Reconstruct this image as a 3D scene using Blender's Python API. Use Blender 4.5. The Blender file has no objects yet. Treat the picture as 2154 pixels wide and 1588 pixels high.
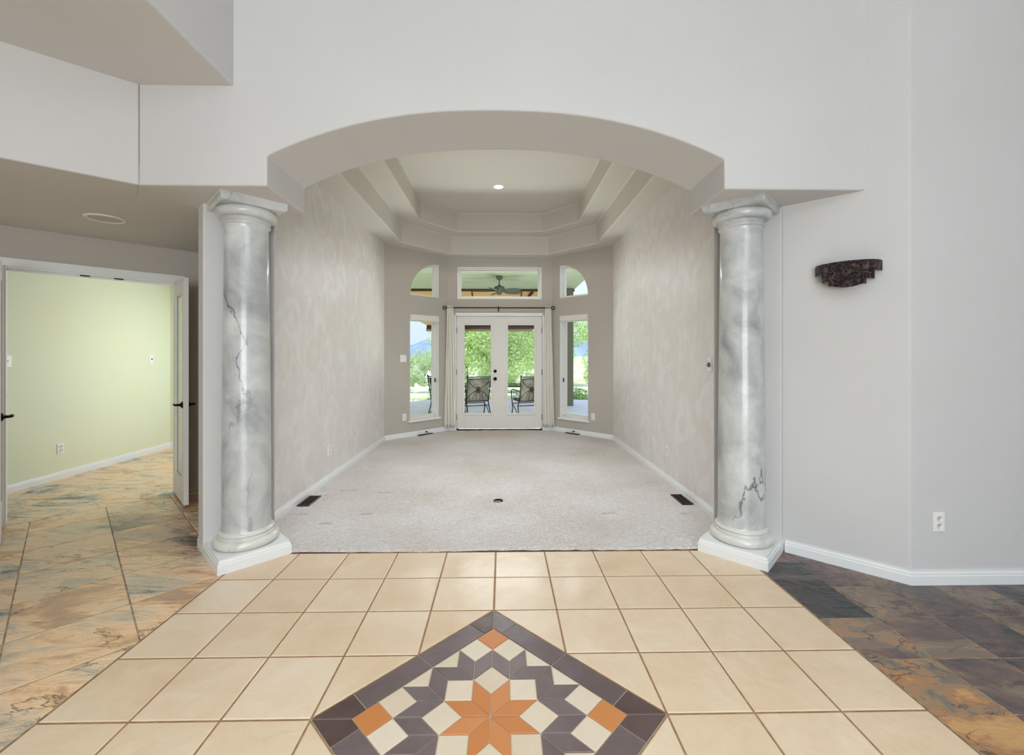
import bpy, bmesh, math, random
from mathutils import Vector, Matrix, noise as mnoise
import numpy as np

# ------------------------------------------------------------------ camera, world, light, exposure
sc = bpy.context.scene
COL = sc.collection
PI = math.pi
F, H, TH = 900.0, 1.37, 0.018            # focal length in px of a 2154 wide frame, eye height, yaw
cam_d = bpy.data.cameras.new('camera')
cam_d.sensor_fit = 'HORIZONTAL'
cam_d.sensor_width = 36.0
cam_d.lens = F / 2154 * 36
cam_d.shift_x = (1077 - (1057 + F * math.tan(TH))) / 2154
cam_d.shift_y = (745 - 794) / 2154
cam_d.clip_start = 0.02
cam_d.clip_end = 3000
cam = bpy.data.objects.new('camera', cam_d)
COL.objects.link(cam)
cam.location = (0, 0, H)
cam.rotation_euler = (PI / 2, 0, -TH)
sc.camera = cam

vs = sc.view_settings
vs.view_transform = 'Standard'
vs.look = 'None'
vs.gamma = 1.0
vs.exposure = 0.0
try:
    vs.use_curve_mapping = False
except Exception:
    pass
sc.cycles.max_bounces = 10
sc.cycles.diffuse_bounces = 6
sc.cycles.transparent_max_bounces = 12
sc.cycles.use_denoising = True
sc.cycles.sample_clamp_indirect = 6.0

world = bpy.data.worlds.new('sky')
sc.world = world
world.use_nodes = True
nt = world.node_tree
nt.nodes.clear()
out = nt.nodes.new('ShaderNodeOutputWorld')
bg = nt.nodes.new('ShaderNodeBackground')
tc = nt.nodes.new('ShaderNodeTexCoord')
sep = nt.nodes.new('ShaderNodeSeparateXYZ')
rmp = nt.nodes.new('ShaderNodeValToRGB')
nz = nt.nodes.new('ShaderNodeTexNoise')
mix = nt.nodes.new('ShaderNodeMixRGB')
r2 = nt.nodes.new('ShaderNodeValToRGB')
rmp.color_ramp.elements[0].position = 0.0
rmp.color_ramp.elements[0].color = (0.38, 0.46, 0.55, 1)
rmp.color_ramp.elements[1].position = 0.5
rmp.color_ramp.elements[1].color = (0.50, 0.64, 0.84, 1)
nz.inputs['Scale'].default_value = 5.0
nz.inputs['Detail'].default_value = 6
r2.color_ramp.elements[0].position = 0.45
r2.color_ramp.elements[1].position = 0.65
nt.links.new(tc.outputs['Generated'], sep.inputs[0])
nt.links.new(sep.outputs['Z'], rmp.inputs[0])
nt.links.new(tc.outputs['Generated'], nz.inputs['Vector'])
nt.links.new(nz.outputs['Fac'], r2.inputs[0])
nt.links.new(r2.outputs[0], mix.inputs[0])
nt.links.new(rmp.outputs[0], mix.inputs[1])
mix.inputs[2].default_value = (0.50, 0.56, 0.62, 1)
nt.links.new(mix.outputs[0], bg.inputs[0])
bg.inputs[1].default_value = 1.9
nt.links.new(bg.outputs[0], out.inputs[0])


def lamp(name, typ, loc, energy, color=(1, 1, 1), target=None, size=None, size_y=None, spread=None, angle=None, radius=None):
    d = bpy.data.lights.new(name, typ)
    d.energy = energy
    d.color = color
    if typ == 'AREA':
        d.shape = 'RECTANGLE'
        d.size = size
        d.size_y = size_y or size
        if spread:
            d.spread = spread
    if typ == 'SUN':
        d.angle = angle or 0.01
    if radius and typ in ('POINT', 'SPOT'):
        d.shadow_soft_size = radius
    o = bpy.data.objects.new(name, d)
    COL.objects.link(o)
    o.location = loc
    if target is not None:
        o.rotation_euler = (Vector(target) - Vector(loc)).to_track_quat('-Z', 'Y').to_euler()
    return o


lamp('sun', 'SUN', (-10, -10, 20), 4.0, (1.0, 0.97, 0.90), target=(-4, 4, 2), angle=0.01)
# daylight from a tall entry window behind the camera, high on the right
lamp('entry_high_window_light', 'AREA', (1.7, -2.3, 3.75), 41, (0.78, 0.89, 1.0), target=(-0.6, 2.6, 2.6), size=2.6, size_y=1.1)
lamp('entry_low_fill', 'AREA', (0.3, -4.2, 1.4), 235, (0.86, 0.94, 1.0), target=(0.0, 4.0, 1.1), size=3.4, size_y=2.4)  # added unseen fill, reaches through the arch
lamp('foyer_top_fill', 'AREA', (-0.1, -0.2, 4.2), 46, (0.92, 0.97, 1.0), target=(-0.1, 0.2, 0), size=3.0, size_y=3.0, spread=1.8)  # added overhead fill for the floor, no fixture here
# office behind the double doors has its own window out of view on the right
lamp('office_daylight', 'AREA', (-3.1, 5.9, 1.6), 33, (0.84, 0.93, 1.0), target=(-5.1, 4.6, 0.1), size=1.4, size_y=1.2)
# added unseen lamps for the carpeted room; the patio pair imitates sky and slab bounce
lamp('tray_hidden_fill', 'AREA', (-0.05, 3.55, 3.30), 36, (0.95, 0.98, 1.0), target=(-0.05, 4.9, 0.0), size=1.5, size_y=0.4, spread=1.9)
lamp('patio_sky_fill', 'AREA', (-0.05, 8.3, 3.02), 60, (0.88, 0.95, 1.0), target=(-0.05, 5.2, 0.0), size=3.0, size_y=0.35)
lamp('patio_bounce_fill', 'AREA', (-0.05, 8.02, 0.08), 110, (0.95, 1.0, 0.93), target=(-0.05, 5.4, 3.2), size=1.7, size_y=0.25)

# ------------------------------------------------------------------ helpers


def srgb(r, g, b):
    def f(c):
        c /= 255.0
        return c / 12.92 if c <= 0.04045 else ((c + 0.055) / 1.055) ** 2.4
    return (f(r), f(g), f(b), 1.0)


class MB:
    def __init__(self):
        self.v, self.f, self.smooth = [], [], []

    def add(self, vs_, fs, smooth=False):
        o = len(self.v)
        self.v += [tuple(p) for p in vs_]
        self.f += [[i + o for i in f] for f in fs]
        self.smooth += [smooth] * len(fs)
        return self

    def box(self, x0, y0, z0, x1, y1, z1, m=None):
        vs_ = [(x0, y0, z0), (x1, y0, z0), (x1, y1, z0), (x0, y1, z0), (x0, y0, z1), (x1, y0, z1), (x1, y1, z1), (x0, y1, z1)]
        if m is not None:
            vs_ = [tuple(m @ Vector(p)) for p in vs_]
        return self.add(vs_, [(3, 2, 1, 0), (4, 5, 6, 7), (0, 1, 5, 4), (1, 2, 6, 5), (2, 3, 7, 6), (3, 0, 4, 7)])

    def prism(self, poly, z0, z1, m=None, ax='z'):
        n = len(poly)
        if ax == 'z':
            a = [(x, y, z0) for x, y in poly]
            b = [(x, y, z1) for x, y in poly]
        elif ax == 'y':
            a = [(x, z0, y) for x, y in poly]
            b = [(x, z1, y) for x, y in poly]
        vs_ = a + b
        if m is not None:
            vs_ = [tuple(m @ Vector(p)) for p in vs_]
        fs = [tuple(reversed(range(n))), tuple(range(n, 2 * n))] + [(i, (i + 1) % n, (i + 1) % n + n, i + n) for i in range(n)]
        return self.add(vs_, fs)

    def lathe(self, prof, c=(0, 0, 0), seg=48, m=None, a0=0, a1=2 * PI, sy=1.0, smooth=True):
        full = abs(a1 - a0 - 2 * PI) < 1e-6
        n = seg if full else seg + 1
        vs_ = []
        for r, z in prof:
            for k in range(n):
                a = a0 + (a1 - a0) * k / seg
                p = Vector((c[0] + r * math.cos(a), c[1] + r * math.sin(a) * sy, c[2] + z))
                vs_.append(tuple(m @ p) if m is not None else tuple(p))
        fs = []
        for i in range(len(prof) - 1):
            for k in range(seg):
                k2 = (k + 1) % n if full else k + 1
                fs.append((i * n + k, i * n + k2, (i + 1) * n + k2, (i + 1) * n + k))
        return self.add(vs_, fs, smooth)

    def tube(self, pts, r, seg=8, closed=False, cap=True):
        pts = [Vector(p) for p in pts]
        n = len(pts)
        rs = r if isinstance(r, (list, tuple)) else [r] * n
        vs_ = []
        prev = None
        for i, p in enumerate(pts):
            if closed:
                t = (pts[(i + 1) % n] - pts[i - 1]).normalized()
            elif i == 0:
                t = (pts[1] - p).normalized()
            elif i == n - 1:
                t = (p - pts[i - 1]).normalized()
            else:
                t = ((pts[i + 1] - p).normalized() + (p - pts[i - 1]).normalized()).normalized()
            if prev is None:
                up = Vector((0, 0, 1)) if abs(t.z) < 0.9 else Vector((1, 0, 0))
                u = t.cross(up).normalized()
            else:
                u = (prev - t * prev.dot(t)).normalized()
            prev = u
            w = t.cross(u)
            for k in range(seg):
                a = 2 * PI * k / seg
                vs_.append(tuple(p + (u * math.cos(a) + w * math.sin(a)) * rs[i]))
        fs = []
        for i in range(n if closed else n - 1):
            j = (i + 1) % n
            for k in range(seg):
                k2 = (k + 1) % seg
                fs.append((i * seg + k, i * seg + k2, j * seg + k2, j * seg + k))
        if cap and not closed:
            fs.append(tuple(reversed(range(seg))))
            fs.append(tuple(range((n - 1) * seg, n * seg)))
        return self.add(vs_, fs, True)

    def ball(self, c, r, seg=16, rings=8, sz=1.0):
        prof = [(max(1e-4, r * math.sin(PI * i / rings)), -r * sz * math.cos(PI * i / rings)) for i in range(rings + 1)]
        return self.lathe(prof, c, seg)

    def build(self, name, mat, parent=None, bevel=None, seg=3, merge=True, angle=35):
        me = bpy.data.meshes.new(name)
        me.from_pydata(self.v, [], self.f)
        me.polygons.foreach_set('use_smooth', self.smooth)
        me.materials.append(mat)
        bm = bmesh.new()
        bm.from_mesh(me)
        if merge:
            bmesh.ops.remove_doubles(bm, verts=bm.verts, dist=1e-5)
        bmesh.ops.recalc_face_normals(bm, faces=bm.faces)
        bm.to_mesh(me)
        bm.free()
        o = bpy.data.objects.new(name, me)
        COL.objects.link(o)
        if parent is not None:
            o.parent = parent
        if bevel:
            b = o.modifiers.new('bevel', 'BEVEL')
            b.width = bevel
            b.segments = seg
            b.limit_method = 'ANGLE'
            b.angle_limit = math.radians(angle)
            b.harden_normals = False
        return o


def empty(name, loc=(0, 0, 0), rz=0, label=None, cat=None, group=None, kind=None):
    o = bpy.data.objects.new(name, None)
    o.empty_display_size = 0.1
    COL.objects.link(o)
    o.location = loc
    o.rotation_euler = (0, 0, rz)
    return tag(o, label, cat, group, kind)


def tag(o, label=None, cat=None, group=None, kind=None):
    if label:
        o['label'] = label
    if cat:
        o['category'] = cat
    if group:
        o['group'] = group
    if kind:
        o['kind'] = kind
    return o


def struct(o):
    o['kind'] = 'structure'
    return o


def copy_tree(o, parent=None):
    c = o.copy()
    COL.objects.link(c)
    if parent is not None:
        c.parent = parent
    for ch in [x for x in bpy.data.objects if x.parent == o]:
        copy_tree(ch, c)
    return c


# ------------------------------------------------------------------ materials
def mat(name, col, rough=0.6, metal=0.0, spec=0.5, coat=0.0, bump=None, mottle=None, coord='Object', stretch=(1, 1, 1)):
    m = bpy.data.materials.new(name)
    m.use_nodes = True
    n = m.node_tree
    p = n.nodes['Principled BSDF']
    p.inputs['Base Color'].default_value = col
    p.inputs['Roughness'].default_value = rough
    p.inputs['Metallic'].default_value = metal
    p.inputs['Specular IOR Level'].default_value = spec
    if coat:
        p.inputs['Coat Weight'].default_value = coat
        p.inputs['Coat Roughness'].default_value = 0.12
    t = n.nodes.new('ShaderNodeTexCoord')
    mp = n.nodes.new('ShaderNodeMapping')
    mp.inputs['Scale'].default_value = stretch
    n.links.new(t.outputs[coord], mp.inputs[0])
    if mottle:                      # (scale, colour b, lo, hi, detail, distortion)
        q = n.nodes.new('ShaderNodeTexNoise')
        q.inputs['Scale'].default_value = mottle[0]
        q.inputs['Detail'].default_value = mottle[4] if len(mottle) > 4 else 4
        q.inputs['Distortion'].default_value = mottle[5] if len(mottle) > 5 else 0
        n.links.new(mp.outputs[0], q.inputs['Vector'])
        r = n.nodes.new('ShaderNodeValToRGB')
        r.color_ramp.elements[0].position = mottle[2]
        r.color_ramp.elements[1].position = mottle[3]
        r.color_ramp.elements[0].color = col
        r.color_ramp.elements[1].color = mottle[1]
        n.links.new(q.outputs['Fac'], r.inputs[0])
        n.links.new(r.outputs[0], p.inputs['Base Color'])
    if bump:                        # (scale, strength, distance, detail)
        q = n.nodes.new('ShaderNodeTexNoise')
        q.inputs['Scale'].default_value = bump[0]
        q.inputs['Detail'].default_value = bump[3] if len(bump) > 3 else 3
        n.links.new(mp.outputs[0], q.inputs['Vector'])
        b = n.nodes.new('ShaderNodeBump')
        b.inputs['Strength'].default_value = bump[1]
        b.inputs['Distance'].default_value = bump[2]
        n.links.new(q.outputs['Fac'], b.inputs['Height'])
        n.links.new(b.outputs[0], p.inputs['Normal'])
    return m


PAINT = srgb(208, 207, 205)
M_wall = mat('painted_plaster', PAINT, 0.7, spec=0.25, bump=(7, 0.15, 0.02, 5), mottle=(1.2, srgb(210, 209, 208), 0.4, 0.6))
M_room = mat('troweled_plaster', srgb(221, 216, 211), 0.40, spec=0.45, bump=(8, 0.6, 0.025, 9), mottle=(4.5, srgb(229, 227, 224), 0.44, 0.66, 10, 1.4), stretch=(1, 1, 0.8))
M_bay = mat('painted_bay_wall', srgb(186, 180, 171), 0.6, spec=0.3, bump=(7, 0.1, 0.01))
M_ceil = mat('ceiling_paint', srgb(209, 205, 196), 0.5, spec=0.35, bump=(6, 0.35, 0.02, 8))
M_trim = mat('white_trim_paint', srgb(232, 234, 234), 0.35, spec=0.5)
M_vinyl = mat('white_vinyl', srgb(228, 226, 218), 0.4)
M_door = mat('door_paint', srgb(222, 219, 213), 0.4)
M_green = mat('pale_green_paint', srgb(224, 225, 194), 0.7, spec=0.2, mottle=(0.8, srgb(222, 227, 204), 0.35, 0.65))
M_black = mat('oil_rubbed_bronze', srgb(24, 20, 18), 0.4, metal=0.6)
M_iron = mat('dark_patio_metal', srgb(26, 25, 26), 0.5, metal=0.3)
M_plate = mat('outlet_plastic', srgb(240, 238, 234), 0.35)
M_slot = mat('dark_slot', srgb(60, 58, 56), 0.6)
M_curtain = mat('cream_curtain_fabric', srgb(238, 235, 226), 0.85, spec=0.1, bump=(300, 0.1, 0.002))
M_vent = mat('brown_vent_metal', srgb(64, 48, 38), 0.45, metal=0.4)
M_ventin = mat('vent_recess', srgb(14, 10, 8), 0.9)
M_grout = mat('tile_grout', srgb(142, 108, 76), 0.9, mottle=(30, srgb(160, 128, 94), 0.4, 0.6))
M_sgrout = mat('slate_grout', srgb(176, 158, 134), 0.9, mottle=(25, srgb(140, 120, 98), 0.4, 0.6))


def glass_mat():
    m = bpy.data.materials.new('window_glass')
    m.use_nodes = True
    n = m.node_tree
    n.nodes.clear()
    o = n.nodes.new('ShaderNodeOutputMaterial')
    mx = n.nodes.new('ShaderNodeMixShader')
    t = n.nodes.new('ShaderNodeBsdfTransparent')
    g = n.nodes.new('ShaderNodeBsdfGlossy')
    fr = n.nodes.new('ShaderNodeFresnel')
    g.inputs['Roughness'].default_value = 0.02
    fr.inputs[0].default_value = 1.12
    n.links.new(fr.outputs[0], mx.inputs[0])
    n.links.new(t.outputs[0], mx.inputs[1])
    n.links.new(g.outputs[0], mx.inputs[2])
    n.links.new(mx.outputs[0], o.inputs[0])
    return m


M_glass = glass_mat()


def emis(name, col, s):
    m = bpy.data.materials.new(name)
    m.use_nodes = True
    p = m.node_tree.nodes['Principled BSDF']
    p.inputs['Base Color'].default_value = col
    p.inputs['Emission Color'].default_value = col
    p.inputs['Emission Strength'].default_value = s
    return m


def tint_mat(name, stops, noise_scale, stretch, rough, coat=0.0, bump=0.3, bdist=0.004, namp=0.6, fine=None, distort=0.5, bscale=9, shift=0.0):
    """colour ramp over noise + a per-face random value (attribute 'tint': r = shift, g,b = noise offset)"""
    m = bpy.data.materials.new(name)
    m.use_nodes = True
    n = m.node_tree
    L = n.links.new
    p = n.nodes['Principled BSDF']
    p.inputs['Roughness'].default_value = rough
    if coat:
        p.inputs['Coat Weight'].default_value = coat
        p.inputs['Coat Roughness'].default_value = 0.15
    t = n.nodes.new('ShaderNodeTexCoord')
    at = n.nodes.new('ShaderNodeAttribute')
    at.attribute_name = 'tint'
    sp = n.nodes.new('ShaderNodeSeparateColor')
    L(at.outputs['Color'], sp.inputs[0])
    off = n.nodes.new('ShaderNodeVectorMath')
    off.operation = 'MULTIPLY_ADD'
    L(at.outputs['Color'], off.inputs[0])
    off.inputs[1].default_value = (13, 17, 29)
    L(t.outputs['Object'], off.inputs[2])
    mp = n.nodes.new('ShaderNodeMapping')
    mp.inputs['Scale'].default_value = stretch
    L(off.outputs[0], mp.inputs[0])
    q = n.nodes.new('ShaderNodeTexNoise')
    q.inputs['Scale'].default_value = noise_scale
    q.inputs['Detail'].default_value = 9
    q.inputs['Roughness'].default_value = 0.70
    q.inputs['Distortion'].default_value = distort
    L(mp.outputs[0], q.inputs['Vector'])
    a = n.nodes.new('ShaderNodeMath')
    a.operation = 'MULTIPLY_ADD'
    L(q.outputs['Fac'], a.inputs[0])
    a.inputs[1].default_value = namp
    a.inputs[2].default_value = -namp * 0.5 + shift
    b = n.nodes.new('ShaderNodeMath')
    b.operation = 'ADD'
    L(a.outputs[0], b.inputs[0])
    L(sp.outputs[0], b.inputs[1])
    r = n.nodes.new('ShaderNodeValToRGB')
    el = r.color_ramp.elements
    el[0].position, el[0].color = stops[0]
    el[1].position, el[1].color = stops[-1]
    for pos, c in stops[1:-1]:
        e = el.new(pos)
        e.color = c
    L(b.outputs[0], r.inputs[0])
    src = r.outputs[0]
    if fine:                         # (scale, colour, half width of a line, mask lo, mask hi): thin broken cleft lines
        w = n.nodes.new('ShaderNodeTexNoise')
        w.inputs['Scale'].default_value = fine[0]
        w.inputs['Detail'].default_value = 8
        w.inputs['Roughness'].default_value = 0.62
        w.inputs['Distortion'].default_value = 0.4
        L(mp.outputs[0], w.inputs['Vector'])
        s1 = n.nodes.new('ShaderNodeMath')
        s1.operation = 'SUBTRACT'
        L(w.outputs['Fac'], s1.inputs[0])
        s1.inputs[1].default_value = 0.5
        s2 = n.nodes.new('ShaderNodeMath')
        s2.operation = 'ABSOLUTE'
        L(s1.outputs[0], s2.inputs[0])
        rr = n.nodes.new('ShaderNodeMapRange')
        rr.inputs[1].default_value = 0.0
        rr.inputs[2].default_value = fine[2]
        rr.inputs[3].default_value = 1.0
        rr.inputs[4].default_value = 0.0
        L(s2.outputs[0], rr.inputs[0])
        mk = n.nodes.new('ShaderNodeTexNoise')
        mk.inputs['Scale'].default_value = fine[0] * 0.9
        mk.inputs['Detail'].default_value = 5
        ofs = n.nodes.new('ShaderNodeVectorMath')
        ofs.operation = 'ADD'
        ofs.inputs[1].default_value = (7.3, 2.1, 0)
        L(mp.outputs[0], ofs.inputs[0])
        L(ofs.outputs[0], mk.inputs['Vector'])
        mr = n.nodes.new('ShaderNodeMapRange')
        mr.inputs[1].default_value = fine[3]
        mr.inputs[2].default_value = fine[4]
        L(mk.outputs['Fac'], mr.inputs[0])
        mm = n.nodes.new('ShaderNodeMath')
        mm.operation = 'MULTIPLY'
        L(rr.outputs[0], mm.inputs[0])
        L(mr.outputs[0], mm.inputs[1])
        mx = n.nodes.new('ShaderNodeMixRGB')
        mx.blend_type = 'MIX'
        L(mm.outputs[0], mx.inputs[0])
        L(src, mx.inputs[1])
        mx.inputs[2].default_value = fine[1]
        src = mx.outputs[0]
    L(src, p.inputs['Base Color'])
    w2 = n.nodes.new('ShaderNodeTexNoise')
    w2.inputs['Scale'].default_value = bscale
    w2.inputs['Detail'].default_value = 8
    w2.inputs['Distortion'].default_value = 0.8
    L(mp.outputs[0], w2.inputs['Vector'])
    bp = n.nodes.new('ShaderNodeBump')
    bp.inputs['Strength'].default_value = bump
    bp.inputs['Distance'].default_value = bdist
    L(w2.outputs['Fac'], bp.inputs['Height'])
    L(bp.outputs[0], p.inputs['Normal'])
    return m


M_tile = tint_mat('beige_ceramic', [(0.0, srgb(204, 174, 138)), (0.35, srgb(218, 193, 161)), (0.65, srgb(226, 206, 179)), (1.0, srgb(234, 220, 200))],
                  2.4, (1, 1, 1), 0.30, coat=0.15, bump=0.5, bdist=0.010, namp=1.3, bscale=9)
SL = [(0.0, srgb(58, 78, 92)), (0.09, srgb(96, 108, 110)), (0.12, srgb(158, 152, 138)), (0.24, srgb(200, 182, 158)), (0.38, srgb(228, 200, 168)), (0.52, srgb(240, 200, 156)),
      (0.64, srgb(208, 166, 124)), (0.70, srgb(196, 158, 128)), (0.86, srgb(178, 146, 126)), (0.90, srgb(128, 106, 98)), (1.0, srgb(84, 70, 68))]
M_slate = tint_mat('sealed_slate', SL, 1.5, (0.8, 2.0, 1), 0.30, coat=0.3, bump=1.0, bdist=0.02, namp=2.3,
                   fine=(3.2, srgb(86, 74, 60), 0.016, 0.46, 0.56), distort=0.6, bscale=8)
SR = [(0.0, srgb(30, 31, 33)), (0.16, srgb(48, 47, 48)), (0.22, srgb(74, 66, 64)), (0.36, srgb(92, 76, 72)), (0.5, srgb(112, 90, 80)), (0.56, srgb(136, 108, 86)), (0.66, srgb(112, 108, 94)),
      (0.72, srgb(150, 124, 96)), (0.86, srgb(166, 118, 74)), (1.0, srgb(196, 150, 94))]
M_slate2 = tint_mat('sealed_dark_slate', SR, 1.8, (1, 1.7, 1), 0.34, coat=0.25, bump=1.0, bdist=0.018, namp=2.1, shift=-0.05,
                    fine=(4.2, srgb(40, 32, 28), 0.020, 0.44, 0.54), distort=0.9, bscale=8)
M_mdark = tint_mat('plum_ceramic', [(0, srgb(80, 60, 55)), (0.5, srgb(104, 90, 90)), (1, srgb(126, 114, 114))], 5, (1, 1, 1), 0.30, bump=0.5, bdist=0.006, namp=0.9)
M_mcream = tint_mat('cream_ceramic', [(0, srgb(206, 188, 160)), (1, srgb(226, 213, 194))], 6, (1, 1, 1), 0.38, bump=0.3, bdist=0.003, namp=0.8)
M_morange = tint_mat('terracotta_ceramic', [(0, srgb(190, 112, 48)), (1, srgb(206, 140, 84))], 4, (1, 1, 1), 0.36, bump=0.2, bdist=0.003, namp=0.5)
M_mgrout = mat('mosaic_grout', srgb(190, 172, 150), 0.9)


def marble():
    m = bpy.data.materials.new('painted_marble')
    m.use_nodes = True
    n = m.node_tree
    L = n.links.new
    p = n.nodes['Principled BSDF']
    p.inputs['Roughness'].default_value = 0.28
    p.inputs['Coat Weight'].default_value = 0.32
    p.inputs['Coat Roughness'].default_value = 0.08
    t = n.nodes.new('ShaderNodeTexCoord')
    info = n.nodes.new('ShaderNodeObjectInfo')
    ad = n.nodes.new('ShaderNodeVectorMath')
    ad.operation = 'MULTIPLY_ADD'
    L(info.outputs['Location'], ad.inputs[0])
    ad.inputs[1].default_value = (3.1, 2.3, 0)
    L(t.outputs['Object'], ad.inputs[2])
    q = n.nodes.new('ShaderNodeTexNoise')
    q.inputs['Scale'].default_value = 3.2
    q.inputs['Detail'].default_value = 10
    q.inputs['Roughness'].default_value = 0.6
    q.inputs['Distortion'].default_value = 0.6
    L(ad.outputs[0], q.inputs['Vector'])
    r = n.nodes.new('ShaderNodeValToRGB')
    r.color_ramp.elements[0].position = 0.30
    r.color_ramp.elements[0].color = srgb(150, 153, 154)
    r.color_ramp.elements[1].position = 0.66
    r.color_ramp.elements[1].color = srgb(213, 216, 215)
    e = r.color_ramp.elements.new(0.48)
    e.color = srgb(188, 191, 191)
    L(q.outputs['Fac'], r.inputs[0])
    # veins: thin band of a warped, vertically stretched noise
    mp = n.nodes.new('ShaderNodeMapping')
    mp.inputs['Scale'].default_value = (1.0, 1.0, 0.42)
    mp.inputs['Rotation'].default_value = (0.35, 0.2, 0)
    L(ad.outputs[0], mp.inputs[0])
    v = n.nodes.new('ShaderNodeTexNoise')
    v.inputs['Scale'].default_value = 2.3
    v.inputs['Detail'].default_value = 7
    v.inputs['Roughness'].default_value = 0.55
    v.inputs['Distortion'].default_value = 0.4
    L(mp.outputs[0], v.inputs['Vector'])
    s = n.nodes.new('ShaderNodeMath')
    s.operation = 'SUBTRACT'
    L(v.outputs['Fac'], s.inputs[0])
    s.inputs[1].default_value = 0.5
    ab = n.nodes.new('ShaderNodeMath')
    ab.operation = 'ABSOLUTE'
    L(s.outputs[0], ab.inputs[0])
    vr = n.nodes.new('ShaderNodeValToRGB')
    vr.color_ramp.elements[0].position = 0.0
    vr.color_ramp.elements[0].color = (1, 1, 1, 1)
    vr.color_ramp.elements[1].position = 0.011
    vr.color_ramp.elements[1].color = (0, 0, 0, 1)
    L(ab.outputs[0], vr.inputs[0])
    # veins fade in and out
    v2 = n.nodes.new('ShaderNodeTexNoise')
    v2.inputs['Scale'].default_value = 2.0
    L(ad.outputs[0], v2.inputs['Vector'])
    vm = n.nodes.new('ShaderNodeMath')
    vm.operation = 'MULTIPLY'
    L(vr.outputs[0], vm.inputs[0])
    rr = n.nodes.new('ShaderNodeValToRGB')
    rr.color_ramp.elements[0].position = 0.42
    rr.color_ramp.elements[1].position = 0.6
    L(v2.outputs['Fac'], rr.inputs[0])
    L(rr.outputs[0], vm.inputs[1])
    mx = n.nodes.new('ShaderNodeMixRGB')
    L(vm.outputs[0], mx.inputs[0])
    L(r.outputs[0], mx.inputs[1])
    mx.inputs[2].default_value = srgb(96, 98, 100)
    L(mx.outputs[0], p.inputs['Base Color'])
    return m


M_marble = marble()
M_cream = mat('cream_marble_paint', srgb(216, 216, 209), 0.28, coat=0.5, mottle=(7, srgb(192, 193, 187), 0.5, 0.72, 8, 1.0))


def carpet_mat():
    m = bpy.data.materials.new('cut_pile_carpet')
    m.use_nodes = True
    n = m.node_tree
    L = n.links.new
    p = n.nodes['Principled BSDF']
    p.inputs['Roughness'].default_value = 0.95
    p.inputs['Specular IOR Level'].default_value = 0.1
    p.inputs['Sheen Weight'].default_value = 0.3
    t = n.nodes.new('ShaderNodeTexCoord')
    a = n.nodes.new('ShaderNodeTexNoise')
    a.inputs['Scale'].default_value = 1.1
    a.inputs['Detail'].default_value = 5
    L(t.outputs['Object'], a.inputs['Vector'])
    r = n.nodes.new('ShaderNodeValToRGB')
    r.color_ramp.elements[0].position = 0.30
    r.color_ramp.elements[0].color = srgb(218, 208, 198)
    r.color_ramp.elements[1].position = 0.62
    r.color_ramp.elements[1].color = srgb(236, 231, 229)
    L(a.outputs['Fac'], r.inputs[0])
    b = n.nodes.new('ShaderNodeTexNoise')
    b.inputs['Scale'].default_value = 34
    b.inputs['Detail'].default_value = 8
    b.inputs['Roughness'].default_value = 0.75
    b.inputs['Distortion'].default_value = 1.2
    L(t.outputs['Object'], b.inputs['Vector'])
    r2_ = n.nodes.new('ShaderNodeValToRGB')
    r2_.color_ramp.elements[0].position = 0.3
    r2_.color_ramp.elements[0].color = (0.72, 0.715, 0.715, 1)
    r2_.color_ramp.elements[1].position = 0.7
    r2_.color_ramp.elements[1].color = (1.0, 1.0, 1.0, 1)
    L(b.outputs['Fac'], r2_.inputs[0])
    mx = n.nodes.new('ShaderNodeMixRGB')
    mx.blend_type = 'MULTIPLY'
    mx.inputs[0].default_value = 1.0
    L(r.outputs[0], mx.inputs[1])
    L(r2_.outputs[0], mx.inputs[2])
    # worn yellowish traffic stain before the doors: a spot with its own shape
    sx = n.nodes.new('ShaderNodeVectorMath')
    sx.operation = 'DISTANCE'
    L(t.outputs['Object'], sx.inputs[0])
    sx.inputs[1].default_value = (-0.1, 7.55, 0)
    rs = n.nodes.new('ShaderNodeMapRange')
    rs.inputs[1].default_value = 1.1
    rs.inputs[2].default_value = 0.3
    L(sx.outputs['Value'], rs.inputs[0])
    ml = n.nodes.new('ShaderNodeMath')
    ml.operation = 'MULTIPLY'
    L(rs.outputs[0], ml.inputs[0])
    L(a.outputs['Fac'], ml.inputs[1])
    mx2 = n.nodes.new('ShaderNodeMixRGB')
    L(ml.outputs[0], mx2.inputs[0])
    L(mx.outputs[0], mx2.inputs[1])
    mx2.inputs[2].default_value = srgb(180, 158, 122)
    so = n.nodes.new('ShaderNodeAttribute')       # painted shade that darkens the dents and pressed pile lines
    so.attribute_name = 'dent_shade'
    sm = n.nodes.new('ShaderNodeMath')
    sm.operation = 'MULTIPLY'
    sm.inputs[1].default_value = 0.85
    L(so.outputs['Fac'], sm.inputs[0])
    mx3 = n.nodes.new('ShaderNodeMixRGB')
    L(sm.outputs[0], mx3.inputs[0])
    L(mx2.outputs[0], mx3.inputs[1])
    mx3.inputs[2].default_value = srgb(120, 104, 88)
    L(mx3.outputs[0], p.inputs['Base Color'])
    bp = n.nodes.new('ShaderNodeBump')
    bp.inputs['Strength'].default_value = 1.0
    bp.inputs['Distance'].default_value = 0.03
    c = n.nodes.new('ShaderNodeTexNoise')
    c.inputs['Scale'].default_value = 38
    c.inputs['Detail'].default_value = 6
    c.inputs['Distortion'].default_value = 0.5
    L(t.outputs['Object'], c.inputs['Vector'])
    L(c.outputs['Fac'], bp.inputs['Height'])
    L(bp.outputs[0], p.inputs['Normal'])
    return m


M_carpet = carpet_mat()

# ------------------------------------------------------------------ floors


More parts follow.
